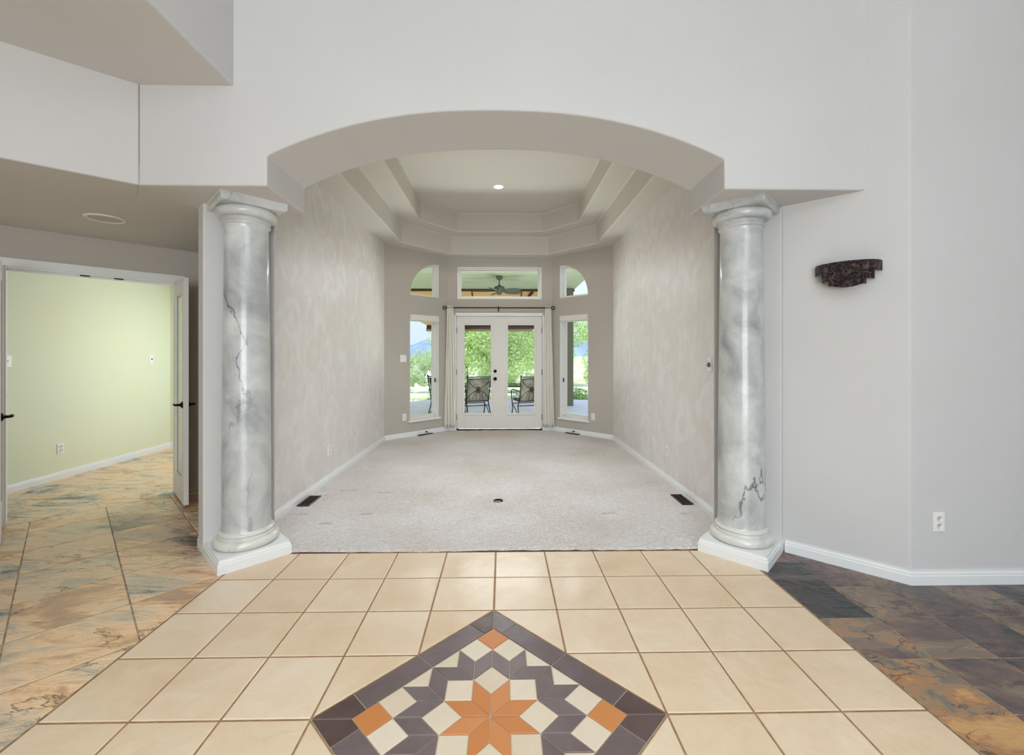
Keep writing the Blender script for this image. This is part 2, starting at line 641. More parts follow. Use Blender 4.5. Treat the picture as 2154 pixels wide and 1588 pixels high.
def clip_poly(poly, a, b, c):
    """keep the part of a convex polygon with a*x+b*y >= c"""
    res = []
    n = len(poly)
    for i in range(n):
        p, q = poly[i], poly[(i + 1) % n]
        dp = a * p[0] + b * p[1] - c
        dq = a * q[0] + b * q[1] - c
        if dp >= 0:
            res.append(p)
        if (dp > 0) != (dq > 0) and abs(dp - dq) > 1e-12:
            t = dp / (dp - dq)
            res.append((p[0] + (q[0] - p[0]) * t, p[1] + (q[1] - p[1]) * t))
    return res


def area(poly):
    return 0.5 * sum(poly[i][0] * poly[(i + 1) % len(poly)][1] - poly[(i + 1) % len(poly)][0] * poly[i][1] for i in range(len(poly)))


def inset(poly, d):
    if area(poly) < 0:
        poly = poly[::-1]
    res = list(poly)
    n = len(poly)
    for i in range(n):
        p, q = poly[i], poly[(i + 1) % n]
        ex, ey = q[0] - p[0], q[1] - p[1]
        L_ = math.hypot(ex, ey)
        if L_ < 1e-9:
            continue
        nx, ny = -ey / L_, ex / L_
        res = clip_poly(res, nx, ny, nx * p[0] + ny * p[1] + d)
        if len(res) < 3:
            return []
    out_ = []
    for p in res:
        if not out_ or math.hypot(p[0] - out_[-1][0], p[1] - out_[-1][1]) > 1e-5:
            out_.append(p)
    if len(out_) > 2 and math.hypot(out_[0][0] - out_[-1][0], out_[0][1] - out_[-1][1]) < 1e-5:
        out_.pop()
    return out_ if len(out_) > 2 and area(out_) > 1e-5 else []


def tiles_object(name, polys, m, parent=None, gap=0.003, z=0.0, soft=0.0025, seed=1, tints=None):
    """polys: convex tiles; every tile stands a little above the grout with a softened edge"""
    rnd = random.Random(seed)
    vs_, fs, cols = [], [], []
    for pi_, poly in enumerate(polys):
        a = inset(poly, gap)
        if not a:
            continue
        b = inset(a, soft)
        if len(b) != len(a):
            b = a
        n = len(a)
        o = len(vs_)
        vs_ += [(x, y, z - 0.004) for x, y in a] + [(x, y, z - soft * 0.5) for x, y in a] + [(x, y, z) for x, y in b]
        if tints:
            t = tints(pi_, poly, rnd)
        else:
            t = (0.25 + 0.5 * rnd.random(), rnd.random(), rnd.random())
        ff = [tuple(range(o + 2 * n, o + 3 * n))]
        ff += [(o + i, o + (i + 1) % n, o + n + (i + 1) % n, o + n + i) for i in range(n)]
        ff += [(o + n + i, o + n + (i + 1) % n, o + 2 * n + (i + 1) % n, o + 2 * n + i) for i in range(n)]
        fs += ff
        cols += [t] * len(ff)
    me = bpy.data.meshes.new(name)
    me.from_pydata(vs_, [], fs)
    me.materials.append(m)
    at = me.attributes.new('tint', 'FLOAT_COLOR', 'FACE')
    for i, t in enumerate(cols):
        at.data[i].color = (t[0], t[1], t[2], 1)
    o = bpy.data.objects.new(name, me)
    COL.objects.link(o)
    if parent:
        o.parent = parent
    return o


TX, TY, TS = -0.046, 1.62, 0.337          # tile grid corner = medallion centre, tile pitch
XL, XR = -1.733, 1.641                    # edges of the beige tile field
R = 2 * TS                                # half diagonal of the medallion
CX, CY = TX, TY
floor = struct(empty('floor'))
polys = []
for i in range(-7, 7):
    for j in range(-16, 4):
        x0, y0 = TX + i * TS, TY + j * TS
        p = [(x0, y0), (x0 + TS, y0), (x0 + TS, y0 + TS), (x0, y0 + TS)]
        p = clip_poly(p, 1, 0, XL)
        p = clip_poly(p, -1, 0, -XR) if len(p) > 2 else []
        p = clip_poly(p, 0, -1, -2.985) if len(p) > 2 else []
        if len(p) < 3:
            continue
        mx_ = sum(q[0] for q in p) / len(p) - CX
        my_ = sum(q[1] for q in p) / len(p) - CY
        if abs(mx_) > R or abs(my_) > R:
            polys.append(p)
            continue
        sx_ = 1 if mx_ > 0 else -1
        sy_ = 1 if my_ > 0 else -1
        p = clip_poly(p, sx_, sy_, sx_ * CX + sy_ * CY + R + 0.002)
        if len(p) > 2 and abs(area(p)) > 1e-3:
            polys.append(p)
tiles_object('ceramic_tiles', polys, M_tile, floor, gap=0.0042, seed=4, soft=0.004, tints=lambda i, p, r: (0.42 + 0.2 * r.random(), r.random(), r.random()))
MB().box(XL + 0.001, -4, -0.03, XR - 0.001, 2.99, -0.0035).build('grout_bed', M_grout, floor)

# star medallion: eight-pointed star with a broken-star ring
a_ = 0.5195 / 4.8284


def W(x, y):
    return (CX + x * a_, CY + y * a_)


s7 = math.sqrt(0.5)
med = struct(empty('floor_medallion'))
orange, cream, dark = [], [], []


def vadd(p, ang, k=1.0):
    return (p[0] + k * math.cos(math.radians(ang)), p[1] + k * math.sin(math.radians(ang)))


for k in range(8):
    e0, e1 = 45 * k, 45 * k + 45
    o0 = (0, 0)
    A_, B_ = vadd(o0, e0), vadd(o0, e1)
    T = vadd(A_, e1)
    orange.append([o0, A_, T, B_])
    # square in the notch at direction e0
    T2 = vadd(A_, e0 - 45)
    cream.append([A_, T2, vadd(T2, e1), T])
for k in range(8):
    base = 45 * k + 22.5
    T = vadd(vadd((0, 0), 45 * k), 45 * k + 45)
    for d in (-67.5, -22.5, 22.5):
        q0, q1 = base + d, base + d + 45
        dark.append([T, vadd(T, q0), vadd(vadd(T, q0), q1), vadd(T, q1)])
for k in range(4):
    ang = 90 * k
    c_, s_ = round(math.cos(math.radians(ang))), round(math.sin(math.radians(ang)))

    def rot(p):
        return (p[0] * c_ - p[1] * s_, p[0] * s_ + p[1] * c_)
    q = 1 / math.sqrt(2)
    y1, y2, y3, y4 = 1 + 2 * q, 2 + q, 0, 0
    for sg in (1, -1):
        sq = [(sg * q, 2 + q), (sg * 2 * q, 2 + 2 * q), (sg * q, 2 + 3 * q), (0, 2 + 2 * q)]
        cream.append([rot(p) for p in sq])
    orange.append([rot(p) for p in [(0, 2 + 2 * q), (q, 2 + 3 * q), (0, 2 + 4 * q), (-q, 2 + 3 * q)]])
    for (xa, ya) in ((1, 1),):
        tri1 = [(2 * q, 1 + 2 * q), (1 + 2 * q, 1 + 2 * q), (2 * q, 2 + 2 * q)]
        tri2 = [(1 + 2 * q, 2 * q), (2 + 2 * q, 2 * q), (1 + 2 * q, 1 + 2 * q)]
    cream.append([rot(p) for p in tri1])
    cream.append([rot(p) for p in tri2])
E_ = 2 + 4 / math.sqrt(2)                # inner apex of the frame
RO = R / a_                              # outer apex
frame = []
for k in range(4):
    ang = 90 * k
    c_, s_ = round(math.cos(math.radians(ang))), round(math.sin(math.radians(ang)))

    def rot(p):
        return (p[0] * c_ - p[1] * s_, p[0] * s_ + p[1] * c_)
    # side from top apex (0,RO) to right apex (RO,0)
    ux, uy = s7, -s7
    Lo = RO * math.sqrt(2)
    Li = E_ * math.sqrt(2)
    dl = (Lo - Li) / 2
    cuts = [dl + 0.55, Lo / 2, Lo - dl - 0.55]
    O0, I0 = (0, RO), (0, E_)

    def op(t):
        return (O0[0] + ux * t, O0[1] + uy * t)

    def ip(t):
        return (I0[0] + ux * (t - dl), I0[1] + uy * (t - dl))
    ts = [0] + cuts + [Lo]
    for i in range(4):
        a0, a1 = ts[i], ts[i + 1]
        inn0 = (0, E_) if i == 0 else ip(a0)
        inn1 = (E_, 0) if i == 3 else ip(a1)
        frame.append([rot(p) for p in [op(a0), op(a1), inn1, inn0]])


def conv(l):
    return [[W(*p) for p in q] for q in l]


tiles_object('terracotta_pieces', conv(orange), M_morange, med, gap=0.0016, seed=3)
tiles_object('cream_pieces', conv(cream), M_mcream, med, gap=0.0018, seed=5)
tiles_object('plum_pieces', conv(dark), M_mdark, med, gap=0.0016, seed=6, tints=lambda i, p, r: (0.5 + 0.3 * r.random(), r.random(), r.random()))
tiles_object('border_pieces', conv(frame), M_mdark, med, gap=0.002, seed=7,
             tints=lambda i, p, r: ((0.05 if i % 4 in (0, 3) and i not in (0, 15) else 0.5) + 0.2 * r.random(), r.random(), r.random()))
gm = MB()
gm.prism([(CX, CY + R), (CX - R, CY), (CX, CY - R), (CX + R, CY)], -0.0036, -0.003)
gm.build('mosaic_grout_bed', M_mgrout, med)

# slate, left: 45 degree grid of large tiles; office behind the doors: square grid
slate = struct(empty('floor_slate'))
P0 = 0.64                                # pitch along x+y and y-x
polys = []
for i in range(-12, 6):
    for j in range(-2, 18):
        s0, s1 = 0.345 + i * P0, 0.345 + (i + 1) * P0        # x+y
        d0, d1 = 3.79 + (j - 6) * P0, 3.79 + (j - 5) * P0    # y-x
        q = [((s - d) / 2, (s + d) / 2) for s, d in ((s0, d0), (s1, d0), (s1, d1), (s0, d1))]
        q = clip_poly(q, -1, 0, -(XL - 0.002))
        q = clip_poly(q, 1, -1, -7.44) if len(q) > 2 else []      # up to the door threshold
        q = clip_poly(q, 0, 1, -4.0) if len(q) > 2 else []
        q = clip_poly(q, 1, 0, -6.0) if len(q) > 2 else []
        if len(q) > 2 and abs(area(q)) > 1e-3:
            polys.append(q)


def slate_tint(i, p, r):
    return (0.26 + 0.40 * r.random(), r.random(), r.random())


tiles_object('hall_slate_tiles', polys, M_slate, slate, gap=0.0035, seed=11, tints=slate_tint)
polys = []
for i in range(-20, 2):
    for j in range(-2, 22):
        x0, y0 = -5.2 + i * 0.46 + 4.6, 3.66 + j * 0.46 - 1.84
        q = [(x0, y0), (x0 + 0.46, y0), (x0 + 0.46, y0 + 0.46), (x0, y0 + 0.46)]
        q = clip_poly(q, -1, 1, 7.444)
        q = clip_poly(q, 1, 0, -6.5) if len(q) > 2 else []
        q = clip_poly(q, -1, 0, 2.0) if len(q) > 2 else []
        q = clip_poly(q, 0, -1, -6.5) if len(q) > 2 else []
        if len(q) > 2 and abs(area(q)) > 1e-3:
            polys.append(q)
tiles_object('office_slate_tiles', polys, M_slate, slate, gap=0.003, seed=13,
             tints=lambda i, p, r: (0.36 + 0.16 * r.random(), r.random(), r.random()))
polys = []
for i in range(-1, 14):
    for j in range(-20, 6):
        x0, y0 = 1.943 + i * 0.30, 1.592 + j * 0.30
        q = [(x0, y0), (x0 + 0.3, y0), (x0 + 0.3, y0 + 0.3), (x0, y0 + 0.3)]
        q = clip_poly(q, 1, 0, XR + 0.002)
        if len(q) > 2 and abs(area(q)) > 1e-3:
            polys.append(q)


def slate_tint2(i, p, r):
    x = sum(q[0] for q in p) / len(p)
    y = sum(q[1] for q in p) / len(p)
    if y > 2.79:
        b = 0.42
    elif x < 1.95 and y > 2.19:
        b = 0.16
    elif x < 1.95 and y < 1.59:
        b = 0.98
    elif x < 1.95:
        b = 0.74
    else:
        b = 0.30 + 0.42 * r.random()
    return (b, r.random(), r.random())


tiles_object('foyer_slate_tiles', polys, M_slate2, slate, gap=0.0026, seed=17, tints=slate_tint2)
MB().box(-7, -5, -0.05, XL, 6.6, -0.0016).box(XR, -5, -0.05, 6.2, 3.6, -0.0016).build('slate_grout_bed', M_sgrout, slate)
sub = MB().box(-7, -5, -0.3, 7, 7.79, -0.05)
struct(sub.build('floor_slab', M_grout))

# carpet: fine height field with furniture dents and ridges


def carpet():
    xs = np.arange(-1.90, 1.80, 0.0135)
    ys = np.arange(2.978, 7.72, 0.0135)
    X, Y = np.meshgrid(xs, ys)
    Z = np.full_like(X, 0.012)
    rng = np.random.RandomState(3)
    for _ in range(60):
        kx, ky, ph = rng.uniform(-9, 9), rng.uniform(-14, 14), rng.uniform(0, 6.28)
        Z += 0.00028 * np.sin(kx * X + ky * Y + ph)
    for _ in range(40):
        kx, ky, ph = rng.uniform(-60, 60), rng.uniform(-90, 90), rng.uniform(0, 6.28)
        Z += 0.00022 * np.sin(kx * X + ky * Y + ph)

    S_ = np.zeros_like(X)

    def Zp(u, v):
        d = F * H / (v - 745)
        l = (u - (1057 + F * math.tan(TH))) / F * d
        return l * math.cos(TH) + d * math.sin(TH), -l * math.sin(TH) + d * math.cos(TH)
    for (u0, u1, v, dep) in [(788, 834, 948, .008), (740, 792, 984, .010), (675, 740, 1035, .012), (803, 817, 1039, .008), (1200, 1268, 959.4, .007), (1195, 1262, 944.8, .006),
                             (1230, 1241, 1016.6, .014), (1366, 1378, 1017, .012), (1274, 1290, 1082.7, .012), (1440, 1452, 1083.5, .010), (625, 640, 1085, .009), (680, 690, 1105, .008), (765, 775, 1083, .007)]:
        x0, y0 = Zp(u0, v)
        x1, _ = Zp(u1, v)
        dx = np.maximum(np.maximum(x0 - X, X - x1), 0)
        dy = Y - y0
        dep *= 1.9
        S_ = np.maximum(S_, np.exp(-(dx / 0.025) ** 2 - (dy / 0.014) ** 2))  # mask of the painted dent shade
        Z += -dep * np.exp(-(dx / 0.02) ** 2 - (dy / 0.016) ** 2) + 0.6 * dep * np.exp(-(dx / 0.03) ** 2 - ((dy + 0.04) / 0.018) ** 2)
    # hole for the floor box
    rr = np.hypot(X + 0.04, Y - 3.965)
    Z += -0.016 * (rr < 0.043) + 0.006 * np.exp(-((rr - 0.075) / 0.03) ** 2) * (rr >= 0.043)
    Z = np.where(Y < 2.984, Z - 0.010, Z)
    Z = np.maximum(Z, -0.012)
    ny, nx = X.shape
    vs_ = np.stack([X, Y, Z], -1).reshape(-1, 3)
    idx = np.arange(nx * ny).reshape(ny, nx)
    q = np.stack([idx[:-1, :-1], idx[:-1, 1:], idx[1:, 1:], idx[1:, :-1]], -1).reshape(-1, 4)
    cx_ = X[:-1, :-1].reshape(-1)
    cy_ = Y[:-1, :-1].reshape(-1)
    keep = (cy_ - cx_ < 8.66) & (cx_ + cy_ < 8.56)
    q = q[keep]
    me = bpy.data.meshes.new('floor_carpet')
    me.from_pydata(vs_.tolist(), [], q.tolist())
    me.polygons.foreach_set('use_smooth', [True] * len(me.polygons))
    me.attributes.new('dent_shade', 'FLOAT', 'POINT').data.foreach_set('value', S_.reshape(-1).astype(np.float32))
    me.materials.append(M_carpet)
    bm = bmesh.new()
    bm.from_mesh(me)
    bmesh.ops.delete(bm, geom=[v for v in bm.verts if not v.link_faces], context='VERTS')
    bm.to_mesh(me)
    bm.free()
    o = bpy.data.objects.new('floor_carpet', me)
    COL.objects.link(o)
    return struct(o)


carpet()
fb = empty('floor_box', (-0.04, 3.965, 0), label='small round floor outlet box sunk in a hole in the middle of the carpet', cat='floor box')
MB().lathe([(0.044, 0.016), (0.041, 0.016), (0.040, 0.0), (0.044, 0.0)], seg=32).build('rim', M_black, fb)
MB().lathe([(0.0001, 0.003), (0.036, 0.003), (0.036, 0.0)], seg=32).build('cover_plate', mat('dull_floor_plate', srgb(170, 156, 146), 0.6), fb)

# ------------------------------------------------------------------ walls and ceilings
BV = 0.011
ZT = 4.4
FY, BY = 2.645, 3.16                     # front and back plane of the arched beam
arch = [(-1.443 + 2.829 * i / 48, 0) for i in range(49)]
cxa, ca = -0.0285, 1.4145
arch = [(x, 2.587 + 0.29 * (1 - abs((x - cxa) / ca) ** 2.35)) for x, _ in arch]
outer = [(-2.216, 2.40), (-1.443, 2.40)] + arch + [(1.386, 2.40), (2.6, 2.40), (2.6, ZT), (-2.216, ZT)]
wf = MB().prism(outer, FY, BY, ax='y').build('wall_front', M_wall, bevel=BV)
struct(wf)
# angled wall above the hall opening, low ceiling above it and its face
ang = MB().prism([(-2.216, 2.645), (-4.6, 0.6475), (-4.52, 0.55), (-4.75, 0.75), (-4.75, 1.1), (-2.25, 3.16)], 2.40, 3.02)
ang = MB().prism([(-2.21, 2.644), (-4.75, 0.514), (-4.95, 0.75), (-2.41, 2.88)], 2.40, 3.02)
struct(ang.build('wall_hall_header', M_wall, bevel=BV))
struct(MB().box(-6.2, -4.4, 3.01, -1.644, FY + 0.02, ZT).build('ceiling_lowered', M_wall, bevel=BV))
# hall and office ceiling
hc = MB().prism([(-2.205, 2.66), (-4.95, 0.36), (-7, 0.36), (-7, 8), (-1.95, 8), (-1.95, 3.05), (-2.205, 3.1)], 2.402, 2.52)
struct(hc.build('ceiling_hall', M_wall))
struct(MB().box(-7, -5, ZT, 7, 7.9, ZT + 0.15).build('ceiling', M_wall))
# wall ends behind the columns and the long walls of the carpeted room
wl = MB().prism([(-2.04, 2.952), (-1.83, 3.161), (-1.66, 3.161), (-1.862, 3.32), (-1.862, 6.775), (-1.90, 6.90), (-2.15, 6.9), (-2.15, 3.062)], 0, 3.75)
wlo = struct(wl.build('wall_left', M_room, bevel=BV))
wr = MB().prism([(1.95, 2.952), (1.74, 3.161), (1.57, 3.161), (1.762, 3.32), (1.762, 6.775), (1.80, 6.90), (2.05, 6.9), (2.09, 3.09)], 0, 3.75)
wro = struct(wr.build('wall_right', M_room, bevel=BV))
for o_ in (wlo, wro):
    o_.data.materials.append(M_wall)
    for pl in o_.data.polygons:
        if pl.center.y < 3.17 and abs(pl.normal.z) < 0.5:
            pl.material_index = 1
wfr = MB().prism([(1.948, 2.954), (2.428, 2.505), (6.1, 2.505), (6.1, 2.8), (2.55, 2.8), (2.09, 3.24)], 0, ZT)
struct(wfr.build('wall_foyer_right', M_wall, bevel=BV))
# foyer shell out of view
sh = MB()
sh.box(5.9, -5, 0, 6.1, 2.6, ZT)
sh.box(-6.3, -5, 0, 6.1, -4.8, ZT)
sh.box(-6.3, -5, 0, -6.1, 2.0, ZT)
struct(sh.build('wall_foyer_shell', M_wall))

# tray ceiling of the carpeted room
lo = [
    [(-1.90, 4.0), (-1.90, 6.79), (-1.0, 7.68), (0.90, 7.68), (1.80, 6.79), (1.80, 4.0), (0.95, 3.14), (-1.05, 3.14)],
    [(-1.562, 4.05), (-1.562, 6.66), (-0.885, 7.42), (0.79, 7.42), (1.472, 6.68), (1.472, 4.05), (0.92, 3.5), (-1.01, 3.5)],
    [(-1.252, 4.3), (-1.252, 6.54), (-0.755, 7.13), (0.655, 7.12), (1.168, 6.585), (1.168, 4.3), (0.74, 3.86), (-0.84, 3.86)],
]
tv, tf = [], []
loops = [(lo[0], 3.10), (lo[1], 3.10), (lo[1], 3.41), (lo[2], 3.41), (lo[2], 3.71)]
for l, z in loops:
    tv += [(x, y, z) for x, y in l]
for a in range(4):
    for i in range(8):
        j = (i + 1) % 8
        tf.append((a * 8 + i, a * 8 + j, (a + 1) * 8 + j, (a + 1) * 8 + i))
tf.append(tuple(range(32, 40)))
tm = MB().add(tv, tf)
o = tm.build('ceiling_tray', M_ceil, bevel=0.020)
struct(o)
MB().prism([(-1.9, 3.14), (-1.05, 3.14), (-1.9, 4.0)], 3.10, 3.13).prism([(1.8, 3.14), (1.8, 4.0), (0.95, 3.14)], 3.10, 3.13).build('corner_infill', M_ceil, o)

# bay walls with window openings (2-D outlines with holes, extruded)


def panel(name, outer_, holes, thick, origin, xdir, mat_, bevel=0.0):
    """outer/holes in (t, z); front face at origin plane, thickness goes away from the room (left of xdir)"""
    cu = bpy.data.curves.new(name, 'CURVE')
    cu.dimensions = '2D'
    cu.fill_mode = 'BOTH'
    cu.extrude = thick / 2
    for ring in [outer_] + holes:
        sp_ = cu.splines.new('POLY')
        sp_.points.add(len(ring) - 1)
        for i, (x, y) in enumerate(ring):
            sp_.points[i].co = (x, y, 0, 1)
        sp_.use_cyclic_u = True
    tmp = bpy.data.objects.new('tmp', cu)
    COL.objects.link(tmp)
    bpy.context.view_layer.update()
    dg = bpy.context.evaluated_depsgraph_get()
    me = bpy.data.meshes.new_from_object(tmp.evaluated_get(dg))
    bpy.data.objects.remove(tmp)
    xd = Vector((xdir[0], xdir[1], 0)).normalized()
    nd = Vector((-xd.y, xd.x, 0))
    M = Matrix(((xd.x, 0, nd.x, origin[0] + nd.x * thick / 2), (xd.y, 0, nd.y, origin[1] + nd.y * thick / 2), (0, 1, 0, 0), (0, 0, 0, 1)))
    me.transform(M)
    me.materials.clear()
    me.materials.append(mat_)
    me.name = name
    bm = bmesh.new()
    bm.from_mesh(me)
    bmesh.ops.recalc_face_normals(bm, faces=bm.faces)
    bm.to_mesh(me)
    bm.free()
    ob = bpy.data.objects.new(name, me)
    COL.objects.link(ob)
    return ob


def rect(x0, z0, x1, z1):
    return [(x0, z0), (x1, z0), (x1, z1), (x0, z1)]


WT = 0.16
DL = ((-1.862, 6.775), (-0.98, 7.64))
DR = ((0.88, 7.64), (1.762, 6.775))
LD = math.hypot(0.882, 0.865)


def quarter(t_corner, t_far, z0, n=20, dz=0.57):
    """quarter round: right angle at (t_corner,z0), flat end at t_far"""
    pts = [(t_corner, z0), (t_far, z0)]
    for i in range(1, n + 1):
        a = PI / 2 * i / n
        pts.append((t_corner + (t_far - t_corner) * math.cos(a), z0 + dz * math.sin(a)))
    return pts


wL = (0.465, 0.27, 1.046, 2.035)          # left lower window t0,z0,t1,z1
qL = quarter(1.046, 0.472, 2.355)
wR = (LD - 1.053, 0.26, LD - 0.471, 2.045)
qR = quarter(LD - 1.055, LD - 0.471, 2.355)
tr = (-0.805, 2.353, 0.700, 2.925)
dr = (-0.838, -0.01, 0.728, 2.10)
xdL = (0.882, 0.865)
xdR = (0.882, -0.865)
o = panel('wall_bay_left', rect(-0.1, 0, LD, 4.4), [rect(*wL), qL], WT, DL[0], xdL, M_bay)
struct(o)
o = panel('wall_bay_right', rect(0, 0, LD + 0.1, 4.4), [rect(*wR), qR], WT, DR[0], xdR, M_bay)
struct(o)
o = panel('wall_back', [(-0.98, 0), (dr[0], 0), (dr[0], dr[3]), (dr[2], dr[3]), (dr[2], 0), (0.88, 0), (0.88, 4.4), (-0.98, 4.4)], [rect(*tr)], WT, (0, 7.64), (1, 0), M_bay)
struct(o)
# walls enclosing the house outside (keep the sun out)
ex = MB()
ex.box(-7.0, 0.5, 0, -6.9, 8.0, 4.4)
ex.box(-7.0, 7.0, 0, -2.0, 7.1, 4.4)
ex.box(2.10, 3.3, 0, 2.2, 7.0, 4.4)
struct(ex.build('wall_exterior', M_bay))

# ------------------------------------------------------------------ baseboards


def sweep(name, path, side, prof=None, m=None, h=0.085, parent=None):
    """profile (offset, z) swept along a polyline in plan; side=+1: left of the direction"""
    prof = prof or [(0, 0), (0.016, 0), (0.016, h * 0.62), (0.012, h * 0.70), (0.0125, h * 0.80), (0.007, h * 0.90), (0.007, h), (0, h)]
    n = len(path)
    vs_ = []
    for i in range(n):
        p = Vector(path[i])
        if i == 0:
            d0 = d1 = (Vector(path[1]) - p).normalized()
        elif i == n - 1:
            d0 = d1 = (p - Vector(path[i - 1])).normalized()
        else:
            d0 = (p - Vector(path[i - 1])).normalized()
            d1 = (Vector(path[i + 1]) - p).normalized()
        n0, n1 = Vector((-d0.y, d0.x)) * side, Vector((-d1.y, d1.x)) * side
        mt = (n0 + n1)
        mt = mt / (mt.length_squared / 2)
        for o_, z in prof:
            vs_.append((p.x + mt.x * o_, p.y + mt.y * o_, z))
    k = len(prof)
    fs = []
    for i in range(n - 1):
        for j in range(k):
            j2 = (j + 1) % k
            fs.append((i * k + j, i * k + j2, (i + 1) * k + j2, (i + 1) * k + j))
    fs.append(tuple(range(k)))
    fs.append(tuple(range((n - 1) * k, n * k)))
    return MB().add(vs_, fs).build(name, m or M_trim, parent)


struct(sweep('baseboard_left', [(-1.66, 3.162), (-1.862, 3.32), (-1.862, 6.775), (-0.98, 7.64), (-0.858, 7.64)], -1))
struct(sweep('baseboard_right', [(1.57, 3.162), (1.762, 3.32), (1.762, 6.775), (0.88, 7.64), (0.748, 7.64)], 1))
struct(sweep('baseboard_foyer', [(1.965, 2.94), (2.428, 2.505), (5.9, 2.505)], -1))

# ------------------------------------------------------------------ columns


def column(loc, label, mirror):
    c = empty('column', loc, 0, label, 'column', 'faux marble columns flanking the arch')
    # plinth: square turned 45 deg, runs back to the wall end
    s = 0.216
    fr = 0.433 - s + 0.0
    m45 = Matrix.Rotation(PI / 4, 4, 'Z')
    pr = [(0, 0), (0.0, 0.054), (-0.004, 0.062), (-0.004, 0.070), (-0.010, 0.079), (-0.010, 0.089)]
    vs_, fs = [], []
    for off, z in pr:
        e = s + off
        ex_, ey_ = (0.262, e) if mirror else (e, 0.370)
        for x, y in ((-e, -e), (ex_, -e), (ex_, ey_), (-e, ey_)):
            vs_.append(tuple(m45 @ Vector((x, y, z))))
    for i in range(len(pr) - 1):
        for k in range(4):
            k2 = (k + 1) % 4
            fs.append((i * 4 + k, i * 4 + k2, (i + 1) * 4 + k2, (i + 1) * 4 + k))
    t = (len(pr) - 1) * 4
    fs.append((t, t + 1, t + 2, t + 3))
    fs.append((3, 2, 1, 0))
    # the square sits so that its front corner points to -Y
    MB().add(vs_, fs).build('plinth', M_trim, c)

    def arc(cx_, cz, r, a0, a1, n=8):
        return [(cx_ + r * math.cos(a0 + (a1 - a0) * i / n), cz + r * math.sin(a0 + (a1 - a0) * i / n)) for i in range(n + 1)]
    base = [(0.05, 0.089), (0.175, 0.089)] + arc(0.170, 0.119, 0.030, -PI / 2, PI / 2, 10) + [(0.172, 0.152), (0.172, 0.160)] + \
        [(0.163, 0.163), (0.158, 0.168)] + arc(0.158, 0.178, 0.010, -PI / 2, PI / 2, 6) + [(0.156, 0.190), (0.150, 0.200)]
    MB().lathe(base, seg=72).build('base', M_cream, c)
    sh_ = [(0.152, 0.198), (0.1485, 0.215)]
    for i in range(13):
        u = i / 12
        sh_.append((0.148 - 0.016 * u ** 1.5, 0.24 + u * 1.97))
    sh_ += [(0.1325, 2.228), (0.136, 2.236)]
    MB().lathe(sh_, seg=72).build('shaft', M_marble, c)
    cap = [(0.136, 2.236)] + arc(0.137, 2.246, 0.009, -PI / 2, PI / 2, 6) + [(0.139, 2.257), (0.139, 2.264)] + arc(0.139, 2.270, 0.006, -PI / 2, PI / 2, 5) + \
        [(0.143, 2.279), (0.146, 2.286)] + arc(0.150, 2.318, 0.036, -PI / 2 + 0.25, PI / 2 - 0.35, 10) + [(0.160, 2.350)]
    MB().lathe(cap, seg=72).build('capital', M_marble, c)
    ab = MB()
    pr = [(0.183, 2.348), (0.190, 2.353), (0.196, 2.358), (0.196, 2.392), (0.201, 2.396), (0.201, 2.401)]
    vs_ = []
    for e, z in pr:
        for x, y in ((-e, -e), (e, -e), (e, e), (-e, e)):
            vs_.append(tuple(m45 @ Vector((x, y, z))))
    fs = [(3, 2, 1, 0)]
    for i in range(len(pr) - 1):
        for k in range(4):
            k2 = (k + 1) % 4
            fs.append((i * 4 + k, i * 4 + k2, (i + 1) * 4 + k2, (i + 1) * 4 + k))
    t = (len(pr) - 1) * 4
    fs.append((t, t + 1, t + 2, t + 3))
    ab.add(vs_, fs).build('abacus', M_marble, c)
    return c


column((-1.757, 2.974, 0), 'grey veined marble column on a white plinth, left of the arch beside the hall', False)
column((1.668, 2.962, 0), 'grey veined marble column on a white plinth, right of the arch near the wall sconce', True)

# ------------------------------------------------------------------ bay windows, french doors


def frame_on_wall(name, origin, xdir):
    """empty whose local x runs along the wall, local y points out of the room, z up"""
    e = empty(name, (origin[0], origin[1], 0), math.atan2(xdir[1], xdir[0]))
    return e


